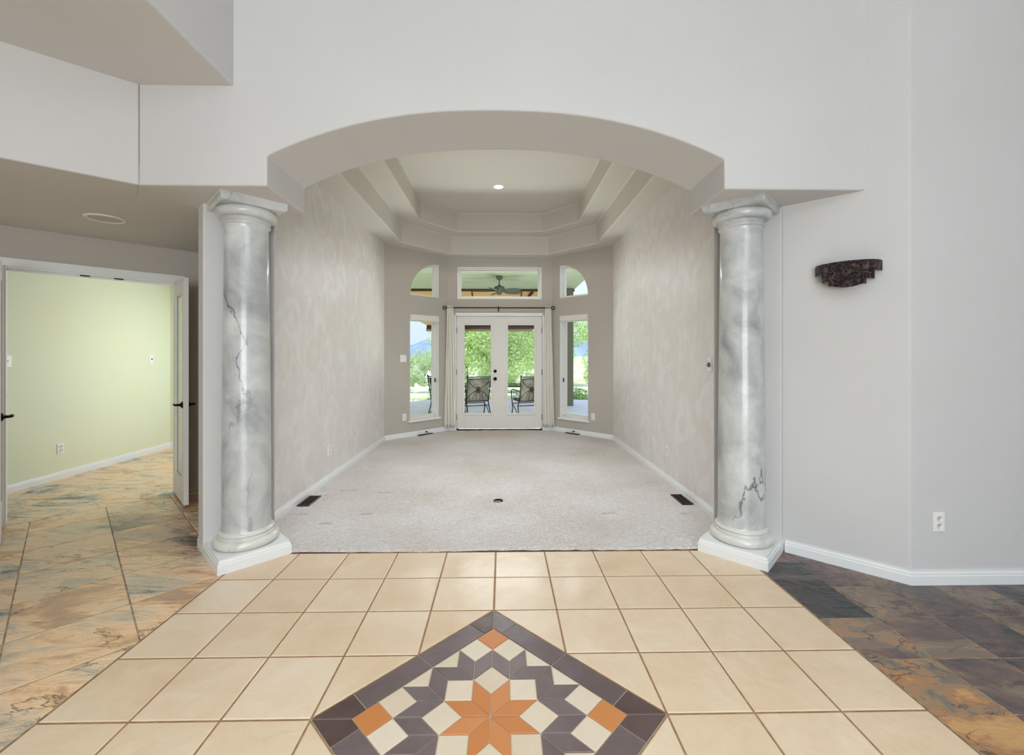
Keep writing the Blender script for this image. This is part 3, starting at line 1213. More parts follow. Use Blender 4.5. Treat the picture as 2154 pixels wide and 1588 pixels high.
def sill_window(name, origin, xdir, w, glass_side, shade_label, sill_side):
    e = struct(frame_on_wall(name, origin, xdir))
    x0, z0, x1, z1 = w
    g = 0.045
    # reveal liner
    m = MB()
    m.box(x0 - 0.001, 0.002, z0, x0 + 0.006, WT, z1)
    m.box(x1 - 0.006, 0.002, z0, x1 + 0.001, WT, z1)
    m.box(x0, 0.002, z1 - 0.006, x1, WT, z1 + 0.001)
    m.box(x0, 0.002, z0 - 0.001, x1, WT, z0 + 0.006)
    m.build('reveal', M_trim, e)
    m = MB()
    y0, y1 = WT - 0.075, WT - 0.015
    m.box(x0 + 0.006, y0, z0 + 0.006, x0 + g, y1, z1)
    m.box(x1 - g, y0, z0 + 0.006, x1 - 0.006, y1, z1)
    m.box(x0, y0, z0 + 0.006, x1, y1, z0 + g)
    m.box(x0, y0, z1 - g, x1, y1, z1 - 0.006)
    m.box(x0 + g, y0 + 0.02, z0 + g, x0 + g + 0.018, y1 - 0.01, z1 - g)
    m.box(x1 - g - 0.018, y0 + 0.02, z0 + g, x1 - g, y1 - 0.01, z1 - g)
    m.box(x0 + g, y0 + 0.02, z0 + g, x1 - g, y1 - 0.01, z0 + g + 0.018)
    m.build('window_frame', M_vinyl, e, bevel=0.003, seg=2)
    MB().box(x0 + g, y0 + 0.03, z0 + g, x1 - g, y0 + 0.034, z1 - g).build('pane', M_glass, e)
    MB().box(x0 - 0.03, -0.035, z0 - 0.028, x1 + 0.03, 0.09, z0 + 0.004).build('window_sill', M_trim, e, bevel=0.008)
    sx = x1 - g * 0.5 if glass_side > 0 else x0 + g * 0.5
    lk = MB().box(sx - 0.008, y0 - 0.012, 0.88, sx + 0.008, y0, 0.95)
    lk.build('window_latch', M_slot, e)
    # roller shade cassette at the top
    s = tag(frame_on_wall('roller_shade', origin, xdir), shade_label, 'window shade', 'roller shades over the bay windows')
    MB().box(x0 + 0.004, -0.022, z1 - 0.100, x1 - 0.004, 0.055, z1 - 0.006).build('cassette', M_vinyl, s, bevel=0.008)
    MB().box(x0 + 0.010, 0.0, z1 - 0.118, x1 - 0.010, 0.014, z1 - 0.102).build('bottom_rail', M_vinyl, s)
    return e


sill_window('window_1', DL[0], xdL, wL, 1, 'white roller shade rolled up in the tall window left of the french doors', 1)
sill_window('window_2', DR[0], xdR, wR, -1, 'white roller shade rolled up in the tall window right of the french doors', -1)


def quarter_window(name, origin, xdir, tc_, tf_, z0):
    e = struct(frame_on_wall(name, origin, xdir))
    dz = 0.57

    def ring(d, y):
        s = 1 if tf_ < tc_ else -1
        pts = []
        c0 = (tc_ - s * d, z0 + d)
        rx = abs(tf_ - tc_) - 2 * d
        rz = dz - 2 * d
        pts.append((c0[0], y, c0[1]))
        for i in range(21):
            a = PI / 2 * i / 20
            pts.append((c0[0] - s * rx * math.cos(a), y, c0[1] + rz * math.sin(a)))
        return pts
    nn = 22

    def shell(levels, nm, mt):
        vs_ = []
        for l in levels:
            vs_ += l
        fs = []
        for a in range(len(levels)):
            b = (a + 1) % len(levels)
            for i in range(nn):
                j = (i + 1) % nn
                fs.append((a * nn + i, a * nn + j, b * nn + j, b * nn + i))
        return MB().add(vs_, fs).build(nm, mt, e)
    shell([ring(0, 0.002), ring(0.008, 0.002), ring(0.008, WT), ring(0, WT)], 'reveal', M_trim)
    shell([ring(0.004, WT - 0.075), ring(0.040, WT - 0.075), ring(0.040, WT - 0.015), ring(0.004, WT - 0.015)], 'window_frame', M_vinyl)
    vs_ = ring(0.038, WT - 0.045)
    MB().add(vs_, [tuple(range(nn))]).build('pane', M_glass, e)
    return e


quarter_window('window_3', DL[0], xdL, 1.046, 0.472, 2.355)
quarter_window('window_4', DR[0], xdR, LD - 1.055, LD - 0.471, 2.355)

# transom
e = struct(empty('window_5', (0, 7.64, 0)))
x0, z0, x1, z1 = tr


def rect_ring(m, a, b, y0, y1):
    (x0, z0, x1, z1) = a
    (X0, Z0, X1, Z1) = b
    m.box(x0, y0, z0, X0, y1, z1)
    m.box(X1, y0, z0, x1, y1, z1)
    m.box(X0, y0, z0, X1, y1, Z0)
    m.box(X0, y0, Z1, X1, y1, z1)


def gr(r, d):
    return (r[0] + d, r[1] + d, r[2] - d, r[3] - d)


m = MB()
rect_ring(m, gr(tr, -0.001), gr(tr, 0.008), 0.002, WT)
m.build('reveal', M_trim, e)
m = MB()
rect_ring(m, gr(tr, 0.004), gr(tr, 0.045), WT - 0.09, WT - 0.03)
rect_ring(m, gr(tr, 0.045), gr(tr, 0.060), WT - 0.07, WT - 0.04)
m.build('window_frame', M_vinyl, e, bevel=0.003, seg=2)
MB().box(x0 + 0.05, WT - 0.056, z0 + 0.05, x1 - 0.05, WT - 0.052, z1 - 0.05).build('pane', M_glass, e)

# french doors
d = struct(empty('door_1', (0, 7.64, 0)))
m = MB()
m.box(dr[0] - 0.0, -0.012, 0.0, dr[0] + 0.016, WT, dr[3])
m.box(dr[2] - 0.016, -0.012, 0.0, dr[2], WT, dr[3])
m.box(dr[0], -0.012, 2.050, dr[2], WT, dr[3])
m.box(dr[0] + 0.01, 0.064, 0.03, dr[0] + 0.045, WT, 2.06)
m.box(dr[2] - 0.045, 0.064, 0.03, dr[2] - 0.01, WT, 2.06)
m.box(dr[0], 0.064, 2.02, dr[2], WT, 2.06)
m.box(-0.085, 0.063, 0.03, -0.055, 0.09, 2.04)
m.box(dr[0] - 0.02, -0.016, 0.0, dr[0], 0.0, dr[3] + 0.005)
m.box(dr[2], -0.016, 0.0, dr[2] + 0.02, 0.0, dr[3] + 0.005)
m.box(dr[0] - 0.02, -0.016, dr[3] - 0.02, dr[2] + 0.02, 0.0, dr[3] + 0.005)
m.build('door_frame', M_trim, d, bevel=0.003, seg=2)
MB().box(dr[0], 0.01, 0.0, dr[2], WT, 0.035).build('threshold', M_black, d)


def door_leaf(xa, xb, ga, gb, zb, zt, knobs, name='door_leaf'):
    lf = MB()
    ya, yb = 0.018, 0.062
    rect_ring(lf, (xa, 0.040, xb, 2.047), (ga, zb, gb, zt), ya, yb)
    o = lf.build(name, M_door, d, bevel=0.002, seg=1)
    mo = MB()
    rect_ring(mo, (ga - 0.028, zb - 0.028, gb + 0.028, zt + 0.028), (ga + 0.008, zb + 0.008, gb - 0.008, zt - 0.008), ya - 0.010, ya + 0.012)
    mo.build('glazing_bead', M_door, o, bevel=0.005, seg=2)
    MB().box(ga, 0.038, zb, gb, 0.042, zt).build('pane', M_glass, o)
    for z, r in knobs:
        k = MB()
        km = Matrix.Translation((-0.131 + 0.0, ya, z)) @ Matrix.Rotation(PI / 2, 4, 'X')
        if r > 0.03:
            k.lathe([(0.0001, 0.0), (0.030, 0.0), (0.032, 0.006), (0.014, 0.012), (0.011, 0.028), (0.024, 0.036), (0.028, 0.048), (0.022, 0.060), (0.0001, 0.064)], m=km, seg=24)
            k.build('door_knob', M_black, o)
        else:
            k.lathe([(0.0001, 0.0), (0.029, 0.0), (0.029, 0.008), (0.024, 0.014), (0.0001, 0.018)], m=km, seg=24)
            k.build('deadbolt', M_black, o)
    return o


l1 = door_leaf(-0.820, -0.0715, -0.687, -0.199, 0.310, 1.896, [(0.929, 0.032), (1.067, 0.029)])
l2 = door_leaf(-0.0685, 0.707, 0.087, 0.578, 0.310, 1.896, [])
MB().box(-0.082, 0.010, 0.042, -0.058, 0.019, 2.046).build('astragal', M_door, l2)
for lf_, xx in ((l1, -0.8215), (l2, 0.7085)):
    for z in (0.25, 1.05, 1.80):
        MB().tube([(xx, 0.012, z - 0.05), (xx, 0.012, z + 0.05)], 0.007, 8).build('hinge', M_black, lf_)

# curtain rod and curtains
rod = empty('curtain_rod', (0, 7.56, 2.19), label='thin black curtain rod with round ring finials over the french doors', cat='curtain rod')
MB().tube([(-0.99, 0, 0), (0.865, 0, 0)], 0.0095, 10).build('rod', M_black, rod)
for sx in (-1, 1):
    cx_ = -1.022 if sx < 0 else 0.897
    ring = [(cx_ + 0.026 * math.cos(a), 0, 0.026 * math.sin(a)) for a in [2 * PI * i / 24 for i in range(24)]]
    MB().tube(ring, 0.0075, 8, closed=True).tube([(cx_ + (0.026 if sx < 0 else -0.026), 0, 0), (cx_ + (0.042 if sx < 0 else -0.042), 0, 0)], 0.010, 8).build('finial', M_black, rod)
for bx in (-0.955, -0.072, 0.83):
    MB().tube([(bx, 0, 0), (bx, 0.078, 0.0)], 0.007, 8).box(bx - 0.010, 0.070, -0.055, bx + 0.010, 0.079, 0.035).build('bracket', M_black, rod)


def curtain(xt0, xt1, xb0, xb1, label, seed):
    zt, zb = 2.235, 0.085
    nx, nz_ = 72, 40
    rnd = random.Random(seed)
    ph = rnd.random() * 6
    folds = 4.0
    vs_, fs = [], []
    for j in range(nz_ + 1):
        w = j / nz_
        z = zt + (zb - zt) * w
        a0 = xt0 + (xb0 - xt0) * w ** 0.8
        a1 = xt1 + (xb1 - xt1) * w ** 0.8
        amp = 0.016 + 0.026 * w
        for i in range(nx + 1):
            u = i / nx
            y = 7.558 + amp * math.sin(2 * PI * folds * u + ph + 0.5 * math.sin(3 * w + ph)) + 0.006 * math.sin(2 * PI * 9 * u + 4 * w)
            if abs(z - 2.19) < 0.04:
                y = 7.558 + 0.016 * math.sin(2 * PI * 7 * u)
            vs_.append((a0 + (a1 - a0) * u, y, z))
    for j in range(nz_):
        for i in range(nx):
            b = j * (nx + 1) + i
            fs.append((b, b + 1, b + nx + 2, b + nx + 1))
    mb = MB().add(vs_, fs, True)
    o_ = mb.build('curtain', M_curtain)
    sm = o_.modifiers.new('cloth', 'SOLIDIFY')
    sm.thickness = 0.002
    tag(o_, label, 'curtain', 'cream curtain panels')


curtain(-0.975, -0.868, -1.030, -0.828, 'cream curtain panel hanging at the left side of the french doors', 1)
curtain(0.757, 0.853, 0.712, 0.918, 'cream curtain panel hanging at the right side of the french doors', 2)

# ------------------------------------------------------------------ outlets, switches, vents


def wall_plate(name, pos, normal, label, cat, kind, group=None, w=0.07, h=0.115):
    """plate on a wall: local -y faces the room"""
    n = Vector((normal[0], normal[1])).normalized()
    rz = math.atan2(n.y, n.x) + PI / 2
    e_ = empty(name, pos, rz, label, cat, group)
    MB().box(-w / 2, -0.007, -h / 2, w / 2, 0.0, h / 2).build('cover_plate', M_plate, e_, bevel=0.003, seg=2)
    if kind == 'outlet':
        for z in (-0.022, 0.022):
            s = MB().lathe([(0.0001, 0), (0.0155, 0), (0.0165, -0.003)], m=Matrix.Translation((0, -0.0095, z)) @ Matrix.Rotation(-PI / 2, 4, 'X'), seg=20).build('socket', M_plate, e_)
            MB().box(-0.0075, -0.0102, z - 0.002, -0.0045, -0.0094, z + 0.008).box(0.0045, -0.0102, z - 0.002, 0.0075, -0.0094, z + 0.008).box(-0.002, -0.0102, z - 0.011, 0.002, -0.0094, z - 0.006).build('slots', M_slot, s)
    elif kind == 'switch':
        MB().box(-0.005, -0.018, -0.006, 0.005, -0.006, 0.012).build('toggle', M_slot if w < 0.08 and group == 'x' else M_plate, e_)
    elif kind == 'double':
        for x in (-0.023, 0.023):
            MB().box(x - 0.016, -0.011, -0.033, x + 0.016, -0.006, 0.033).build('rocker', M_plate, e_, bevel=0.002, seg=1)
    elif kind == 'rocker':
        MB().box(-0.016, -0.011, -0.033, 0.016, -0.006, 0.033).build('rocker', M_plate, e_, bevel=0.002, seg=1)
    elif kind == 'knob':
        MB().lathe([(0.0001, -0.022), (0.016, -0.022), (0.019, -0.019), (0.021, -0.006), (0.021, 0.0)],
                   m=Matrix.Rotation(-PI / 2, 4, 'X') , seg=20).build('dimmer_knob', mat('satin_nickel', srgb(110, 112, 114), 0.3, metal=0.8), e_)
    return e_


nL = (0.865, -0.882)
nR = (-0.865, -0.882)
wall_plate('electrical_outlet', (2.597, 2.505, 0.372), (0, -1), 'white electrical outlet low on the foyer wall at the far right above the baseboard', 'outlet', 'outlet', 'white wall outlets')
wall_plate('electrical_outlet', (-1.862, 4.626, 0.335), (1, 0), 'white electrical outlet low on the left long wall of the carpeted room', 'outlet', 'outlet', 'white wall outlets')
wall_plate('electrical_outlet', (1.762, 4.54, 0.335), (-1, 0), 'white electrical outlet low on the right long wall of the carpeted room', 'outlet', 'outlet', 'white wall outlets')
wall_plate('electrical_outlet', (-1.606, 7.026, 0.338), nL, 'small white outlet below the switch beside the left bay window', 'outlet', 'outlet', 'white wall outlets')
wall_plate('electrical_outlet', (1.497, 7.035, 0.338), nR, 'small white outlet beside the sill of the right bay window', 'outlet', 'outlet', 'white wall outlets')
wall_plate('electrical_outlet', (-4.87, 4.80, 0.33), (1, 0), 'white outlet low on the green office wall', 'outlet', 'outlet', 'white wall outlets')
wall_plate('light_switch', (-1.621, 7.011, 1.30), nL, 'double white rocker light switch left of the bay window', 'light switch', 'double', 'wall switches', w=0.115)
wall_plate('dimmer_switch', (1.762, 3.60, 1.281), (-1, 0), 'white plate with round grey dimmer knob just left of the right column', 'light switch', 'knob', 'wall switches')

# floor vents


def floor_vent(loc, rz, label, L_=0.27, w=0.105):
    v = empty('floor_vent', loc, rz, label, 'floor vent', 'brown floor registers in the carpet')
    m = MB()
    rect_ = [(-w / 2, -L_ / 2), (w / 2, -L_ / 2), (w / 2, L_ / 2), (-w / 2, L_ / 2)]
    f = 0.014
    z0, z1 = 0.008, 0.021
    m.box(-w / 2, -L_ / 2, z0, -w / 2 + f, L_ / 2, z1)
    m.box(w / 2 - f, -L_ / 2, z0, w / 2, L_ / 2, z1)
    m.box(-w / 2, -L_ / 2, z0, w / 2, -L_ / 2 + f, z1)
    m.box(-w / 2, L_ / 2 - f, z0, w / 2, L_ / 2, z1)
    m.build('frame', M_vent, v, bevel=0.003, seg=1)
    MB().box(-w / 2 + 0.004, -L_ / 2 + 0.004, 0.004, w / 2 - 0.004, L_ / 2 - 0.004, 0.0155).build('recess', M_ventin, v)
    s = MB()
    n = 12
    for i in range(n):
        y = -L_ / 2 + f + (L_ - 2 * f) * (i + 0.5) / n
        s.box(-w / 2 + f, y - 0.0018, 0.0155, w / 2 - f, y + 0.0018, 0.0195)
    s.box(-0.003, -L_ / 2 + f, 0.0155, 0.003, L_ / 2 - f, 0.0200)
    s.build('louvers', M_vent, v)
    return v


floor_vent((-1.783, 3.983, 0), 0, 'brown metal floor register in the carpet by the left long wall')
floor_vent((1.672, 3.962, 0), 0, 'brown metal floor register in the carpet by the right long wall')
floor_vent((-1.300, 7.263, 0), -PI / 4, 'brown floor register under the left bay window', L_=0.28, w=0.07)
floor_vent((1.185, 7.272, 0), PI / 4, 'brown floor register under the right bay window', L_=0.28, w=0.07)

# spring door stops low on the bay baseboards
for (x, y, n_, lab) in ((-1.315, 7.312, nL, 'small dark door stop on the baseboard under the left bay window'), (1.235, 7.29, nR, 'small dark door stop on the baseboard under the right bay window')):
    n2 = Vector(n_).normalized()
    o = MB().tube([(x + n2.x * 0.014, y + n2.y * 0.014, 0.055), (x + n2.x * 0.07, y + n2.y * 0.07, 0.055)], [0.010, 0.008], 10).build('door_stop', M_black)
    tag(o, lab, 'door stop', 'baseboard door stops')

# recessed light in the tray, speaker in the hall ceiling
rl = empty('recessed_light', (-0.056, 5.99, 3.71), label='round lit recessed ceiling light in the centre of the tray ceiling', cat='ceiling light')
MB().lathe([(0.062, 0.0), (0.085, -0.004), (0.088, 0.0)], seg=40).build('trim_ring', M_trim, rl)
MB().lathe([(0.0001, -0.001), (0.063, -0.001)], seg=40).build('lens', emis('lit_lens', (1.0, 0.95, 0.86, 1), 3.0), rl)
lamp('recessed_bulb', 'SPOT', (-0.056, 5.99, 3.69), 30, (1.0, 0.93, 0.82), target=(-0.056, 5.99, 0), radius=0.06).data.spot_size = 2.4
sp_ = empty('ceiling_speaker', (-3.02, 3.31, 2.402), label='flat round white ceiling speaker in the low hall ceiling', cat='ceiling speaker')
MB().lathe([(0.098, -0.002), (0.112, -0.010), (0.120, -0.006), (0.124, 0.0)], seg=48).build('rim', M_trim, sp_)
MB().lathe([(0.0001, -0.004), (0.06, -0.005), (0.099, -0.003)], seg=48).build('grille', mat('speaker_grille', srgb(200, 196, 186), 0.7), sp_)

# ------------------------------------------------------------------ wall sconce
M_scon = bpy.data.materials.new('hammered_bronze')
M_scon.use_nodes = True
n = M_scon.node_tree
p = n.nodes['Principled BSDF']
p.inputs['Base Color'].default_value = srgb(44, 27, 26)
scr = n.nodes.new('ShaderNodeValToRGB')  # highlights of the hammering painted in as paler mottle
scr.color_ramp.elements[0].position = 0.47
scr.color_ramp.elements[0].color = srgb(34, 18, 19)
scr.color_ramp.elements[1].position = 0.66
scr.color_ramp.elements[1].color = srgb(98, 76, 76)
p.inputs['Roughness'].default_value = 0.38
p.inputs['Specular IOR Level'].default_value = 0.6
vt = n.nodes.new('ShaderNodeTexNoise')
vt.inputs['Scale'].default_value = 34
vt.inputs['Detail'].default_value = 3
vt.inputs['Distortion'].default_value = 1.2
bp = n.nodes.new('ShaderNodeBump')
bp.inputs['Strength'].default_value = 1.0
bp.inputs['Distance'].default_value = 0.05
tcn = n.nodes.new('ShaderNodeTexCoord')
n.links.new(tcn.outputs['Object'], vt.inputs['Vector'])
n.links.new(vt.outputs['Fac'], bp.inputs['Height'])
n.links.new(vt.outputs['Fac'], scr.inputs[0])
n.links.new(scr.outputs[0], p.inputs['Base Color'])
n.links.new(bp.outputs[0], p.inputs['Normal'])
wdir = Vector((0.48, -0.447)).normalized()
scn = empty('wall_sconce', (2.214, 2.7055, 1.79), math.atan2(wdir.y, wdir.x), 'dark hammered bronze half bowl wall sconce with stepped sides', 'wall light')
def sconce_shell():
    xs = [-0.176 + 0.352 * i / 44 for i in range(45)]
    v_, f_ = [], []

    def zbot(x):
        ax = abs(x)
        if ax < 0.100:
            return 0.022 * (ax / 0.1) ** 2
        if ax < 0.137:
            return 0.048
        return 0.095

    def dep(x, z):
        return 0.012 + 0.118 * math.sqrt(max(0.0, 1 - (x / 0.178) ** 2)) * (0.62 + 0.38 * (z / 0.158) ** 0.7)
    for i in range(44):
        x0_, x1_ = xs[i], xs[i + 1]
        xm = (x0_ + x1_) / 2
        zb = max(0.0, zbot(xm))
        for k in range(10):
            za, zc = zb + (0.158 - zb) * k / 10, zb + (0.158 - zb) * (k + 1) / 10
            o_ = len(v_)
            if k == 0 and abs(xm) < 0.1:
                v_ += [(x0_, -dep(x0_, za), zbot(x0_) if abs(x0_) < 0.1 else zb), (x1_, -dep(x1_, za), zbot(x1_) if abs(x1_) < 0.1 else zb)]
            else:
                v_ += [(x0_, -dep(x0_, za), za), (x1_, -dep(x1_, za), za)]
            v_ += [(x1_, -dep(x1_, zc), zc), (x0_, -dep(x0_, zc), zc)]
            f_.append((o_, o_ + 1, o_ + 2, o_ + 3))
            if k == 0:          # bottom closing strip back to the wall
                p0, p1 = v_[o_], v_[o_ + 1]
                v_ += [(p0[0], -0.001, p0[2] + 0.012), (p1[0], -0.001, p1[2] + 0.012)]
                f_.append((o_, o_ + 4, o_ + 5, o_ + 1))
    for xe, zl, zh in ((0.100, 0.022, 0.048), (0.137, 0.048, 0.095), (0.176, 0.095, 0.158)):
        for s_ in (-1, 1):
            o_ = len(v_)
            v_ += [(s_ * xe, -dep(xe, zl), zl), (s_ * xe, -dep(xe, zh), zh), (s_ * xe, -0.001, zh), (s_ * xe, -0.001, zl)]
            f_.append((o_, o_ + 1, o_ + 2, o_ + 3))
    return MB().add(v_, f_, True)


bw = sconce_shell().build('bowl', M_scon, scn)
bw.scale = (0.93, 1, 1)
so_ = bw.modifiers.new('t', 'SOLIDIFY')
so_.thickness = 0.006
MB().box(-0.07, -0.008, 0.03, 0.07, 0.002, 0.14).build('back_plate', M_scon, scn)

# ------------------------------------------------------------------ office doors and office
HX, HY = -3.213, 4.281                    # right hinge corner
ud = Vector((s7, s7))                     # along the wall, to the right
OW = 1.109                                # clear opening
org = (HX - ud.x * 3.0, HY - ud.y * 3.0)
t1, t0 = 3.0, 3.0 - OW
M_hall = M_bay
ow = panel('wall_office', [(0, 0), (t0, 0), (t0, 2.085), (t1, 2.085), (t1, 0), (4.6, 0), (4.6, 2.41), (0, 2.41)], [], 0.11, org, ud, M_hall)
struct(ow)
dd = struct(frame_on_wall('door_2', org, ud))
m = MB()
cw = 0.062
for (a, b) in ((t0 - cw, t0 + 0.004), (t1 - 0.004, t1 + cw)):
    m.box(a, -0.014, 0, b, 0.0, 2.085 + cw)
m.box(t0, -0.014, 2.080, t1, 0.0, 2.085 + cw)
m.box(t0 - 0.001, 0, 0, t0 + 0.016, 0.11, 2.085)
m.box(t1 - 0.016, 0, 0, t1 + 0.001, 0.11, 2.085)
m.box(t0, 0, 2.066, t1, 0.11, 2.087)
m.box(t0 + 0.016, 0.045, 2.048, t1 - 0.016, 0.060, 2.068)
m.build('door_casing', M_trim, dd, bevel=0.004, seg=2)
for k in (0.42, 0.62):
    MB().box(t0 + OW * k - 0.03, 0.02, 2.058, t0 + OW * k + 0.03, 0.04, 2.068).build('ball_catch', M_black, dd)


def office_leaf(hinge, direction, face_side, L_=0.555):
    """leaf standing open into the hall; direction = unit vector hinge->free edge"""
    dv = Vector(direction).normalized()
    lf = frame_on_wall('door_leaf', (0, 0), (1, 0))
    bpy.data.objects.remove(lf)
    Mx = Matrix(((dv.x, -dv.y, 0, hinge[0]), (dv.y, dv.x, 0, hinge[1]), (0, 0, 1, 0), (0, 0, 0, 1)))
    inv = dd.matrix_basis.inverted()
    th = 0.038
    zb, zt = 0.022, 2.055
    st = 0.095
    m = MB()
    y0, y1 = -th / 2, th / 2

    def bx(a):
        m.box(*a, m=Mx)
    bx((0, y0, zb, st, y1, zt))
    bx((L_ - st, y0, zb, L_, y1, zt))
    bx((st, y0, zb, L_ - st, y1, 0.22))
    bx((st, y0, zt - st - 0.02, L_ - st, y1, zt))
    o = m.build('door_leaf', M_door, None, bevel=0.002, seg=1)
    m = MB()
    for yy in (y0 + 0.006, y1 - 0.014):
        for a in ((st, yy, 0.22, st + 0.022, yy + 0.008, zt - st - 0.02), (L_ - st - 0.022, yy, 0.22, L_ - st, yy + 0.008, zt - st - 0.02), (st, yy, 0.22, L_ - st, yy + 0.008, 0.245),
                  (st, yy, zt - st - 0.045, L_ - st, yy + 0.008, zt - st - 0.02)):
            m.box(*a, m=Mx)
    b_ = m.build('panel_moulding', M_door, o)
    m = MB()
    m.box(st, -0.003, 0.22, L_ - st, 0.003, zt - st - 0.02, m=Mx)
    g_ = m.build('pane', mat('pale_panel_glass', srgb(196, 204, 190), 0.15), o)
    hd = MB()
    hz = 0.915
    hx = L_ - 0.06
    for sd in (face_side, -face_side):
        c0 = Mx @ Vector((hx, sd * th / 2, hz))
        nn_ = (Mx.to_3x3() @ Vector((0, sd, 0)))
        dx_ = (Mx.to_3x3() @ Vector((-1, 0, 0)))
        q = nn_.to_track_quat('Z', 'Y').to_matrix().to_4x4()
        hd.lathe([(0.0001, 0.0), (0.031, 0.0), (0.031, 0.004), (0.022, 0.012), (0.012, 0.018), (0.010, 0.045), (0.0001, 0.045)], m=Matrix.Translation(c0) @ q, seg=20)
        a = c0 + nn_ * 0.045
        hd.tube([a, a + nn_ * 0.008 + dx_ * 0.02, a + nn_ * 0.010 + dx_ * 0.07, a + nn_ * 0.004 + dx_ * 0.115], [0.010, 0.010, 0.009, 0.007], 8)
    h_ = hd.build('door_handle', M_black, o)
    for z in (0.25, 1.05, 1.85):
        c0 = Mx @ Vector((-0.004, -face_side * th / 2, z))
        MB().tube([c0 - Vector((0, 0, 0.045)), c0 + Vector((0, 0, 0.045))], 0.007, 8).build('hinge', M_black, o)
    o.parent = dd
    o.matrix_parent_inverse = dd.matrix_basis.inverted()
    return o


bpy.context.view_layer.update()
office_leaf((HX + 0.0, HY - 0.012), (0.70, -0.715), -1, 0.56)
office_leaf((-3.997 - 0.012, 3.497 - 0.02), (0.745, -0.667), 1, 0.555)

of = MB()
of.box(-5.05, 2.0, 0, -4.87, 6.5, 2.42)
struct(of.build('wall_office_left', M_green))
struct(MB().box(-5.05, 6.36, 0, -2.14, 6.5, 2.42).build('wall_office_back', M_green))
struct(sweep('baseboard_office', [(-4.87, 3.2), (-4.87, 6.36), (-2.15, 6.36)], -1))
wall_plate('light_switch', (-4.87, 6.02, 1.30), (1, 0), 'single light switch near the far corner of the green office wall', 'light switch', 'switch', 'x')['group'] = 'wall switches'
wall_plate('light_switch', (-4.87, 4.295, 1.30), (1, 0), 'single light switch on the green office wall by the left door leaf', 'light switch', 'switch', 'wall switches')

# ------------------------------------------------------------------ outside: patio
M_conc = mat('patio_concrete', srgb(212, 214, 226), 0.8, mottle=(2.0, srgb(222, 222, 232), 0.35, 0.65), bump=(12, 0.2, 0.01))
M_board = mat('painted_porch_boards', srgb(206, 212, 180), 0.8, mottle=(3.0, srgb(190, 200, 168), 0.3, 0.7), stretch=(0.3, 6, 1))
M_osb = mat('bare_orange_wood', srgb(250, 186, 112), 0.7, mottle=(4.0, srgb(252, 204, 136), 0.3, 0.7), stretch=(0.5, 5, 1))
M_dwood = mat('dark_stained_wood', srgb(84, 58, 40), 0.6, mottle=(3, srgb(64, 44, 32), 0.3, 0.7), stretch=(1, 8, 8))
M_post = mat('taupe_stucco', srgb(122, 119, 100), 0.9, bump=(60, 0.4, 0.004))
M_fan = mat('fan_bronze', srgb(86, 86, 74), 0.5)
M_fascia = mat('tan_fascia', srgb(196, 164, 124), 0.6)

slab = MB().prism([(-6, 7.80), (6, 7.80), (6, 13.3), (1, 13.7), (-2.3, 13.6), (-4.2, 12.0), (-6, 11.5)], -0.3, -0.08)
struct(slab.build('patio_slab', M_conc))
pr_ = struct(empty('patio_roof'))
m = MB()
for i in range(30):
    y = 7.82 + i * 0.145
    m.box(-5.5, y, 3.22, 2.05, y + 0.137, 3.235)
m.box(-5.5, 7.8, 3.235, 2.05, 12.2, 3.25)
m.build('ceiling_boards', M_board, pr_)
MB().box(-5.5, 12.13, 3.16, 2.05, 12.22, 3.40).build('fascia', M_dwood, pr_)
# sloping outer roof of bare wood with rafters
v1 = [(-4.2, 12.2, 3.235), (1.35, 12.2, 3.235), (1.02, 14.2, 2.30), (-2.45, 14.2, 2.30)]
v2 = [(x, y, z + 0.10) for x, y, z in v1]
MB().add(v1 + v2, [(0, 1, 2, 3), (7, 6, 5, 4), (0, 4, 5, 1), (1, 5, 6, 2), (2, 6, 7, 3), (3, 7, 4, 0)]).build('sloped_deck', M_osb, pr_)
MB().box(-2.50, 14.14, 2.20, 1.05, 14.22, 2.40).build('eave_beam', M_dwood, pr_)
MB().box(-2.53, 14.23, 2.13, 1.0, 14.27, 2.24).build('eave_trim', M_fascia, pr_)
for xa, xb in ((-0.88, -0.86), (0.55, 0.53)):
    MB().tube([(xa, 12.25, 3.20), (xb, 14.1, 2.35)], 0.018, 6).build('seam_batten', M_dwood, pr_)
MB().tube([(0.86, 12.3, 3.17), (0.25, 14.0, 2.38)], 0.05, 6).build('diagonal_brace', M_dwood, pr_)
roof2 = MB().prism([(-5.5, 7.8), (2.05, 7.8), (2.05, 12.2), (-5.5, 12.2)], 3.25, 3.6)
roof2.build('roof_deck', M_fascia, pr_)
post = struct(MB().box(1.56, 11.95, -0.08, 1.985, 12.35, 3.22).build('patio_post', M_post))

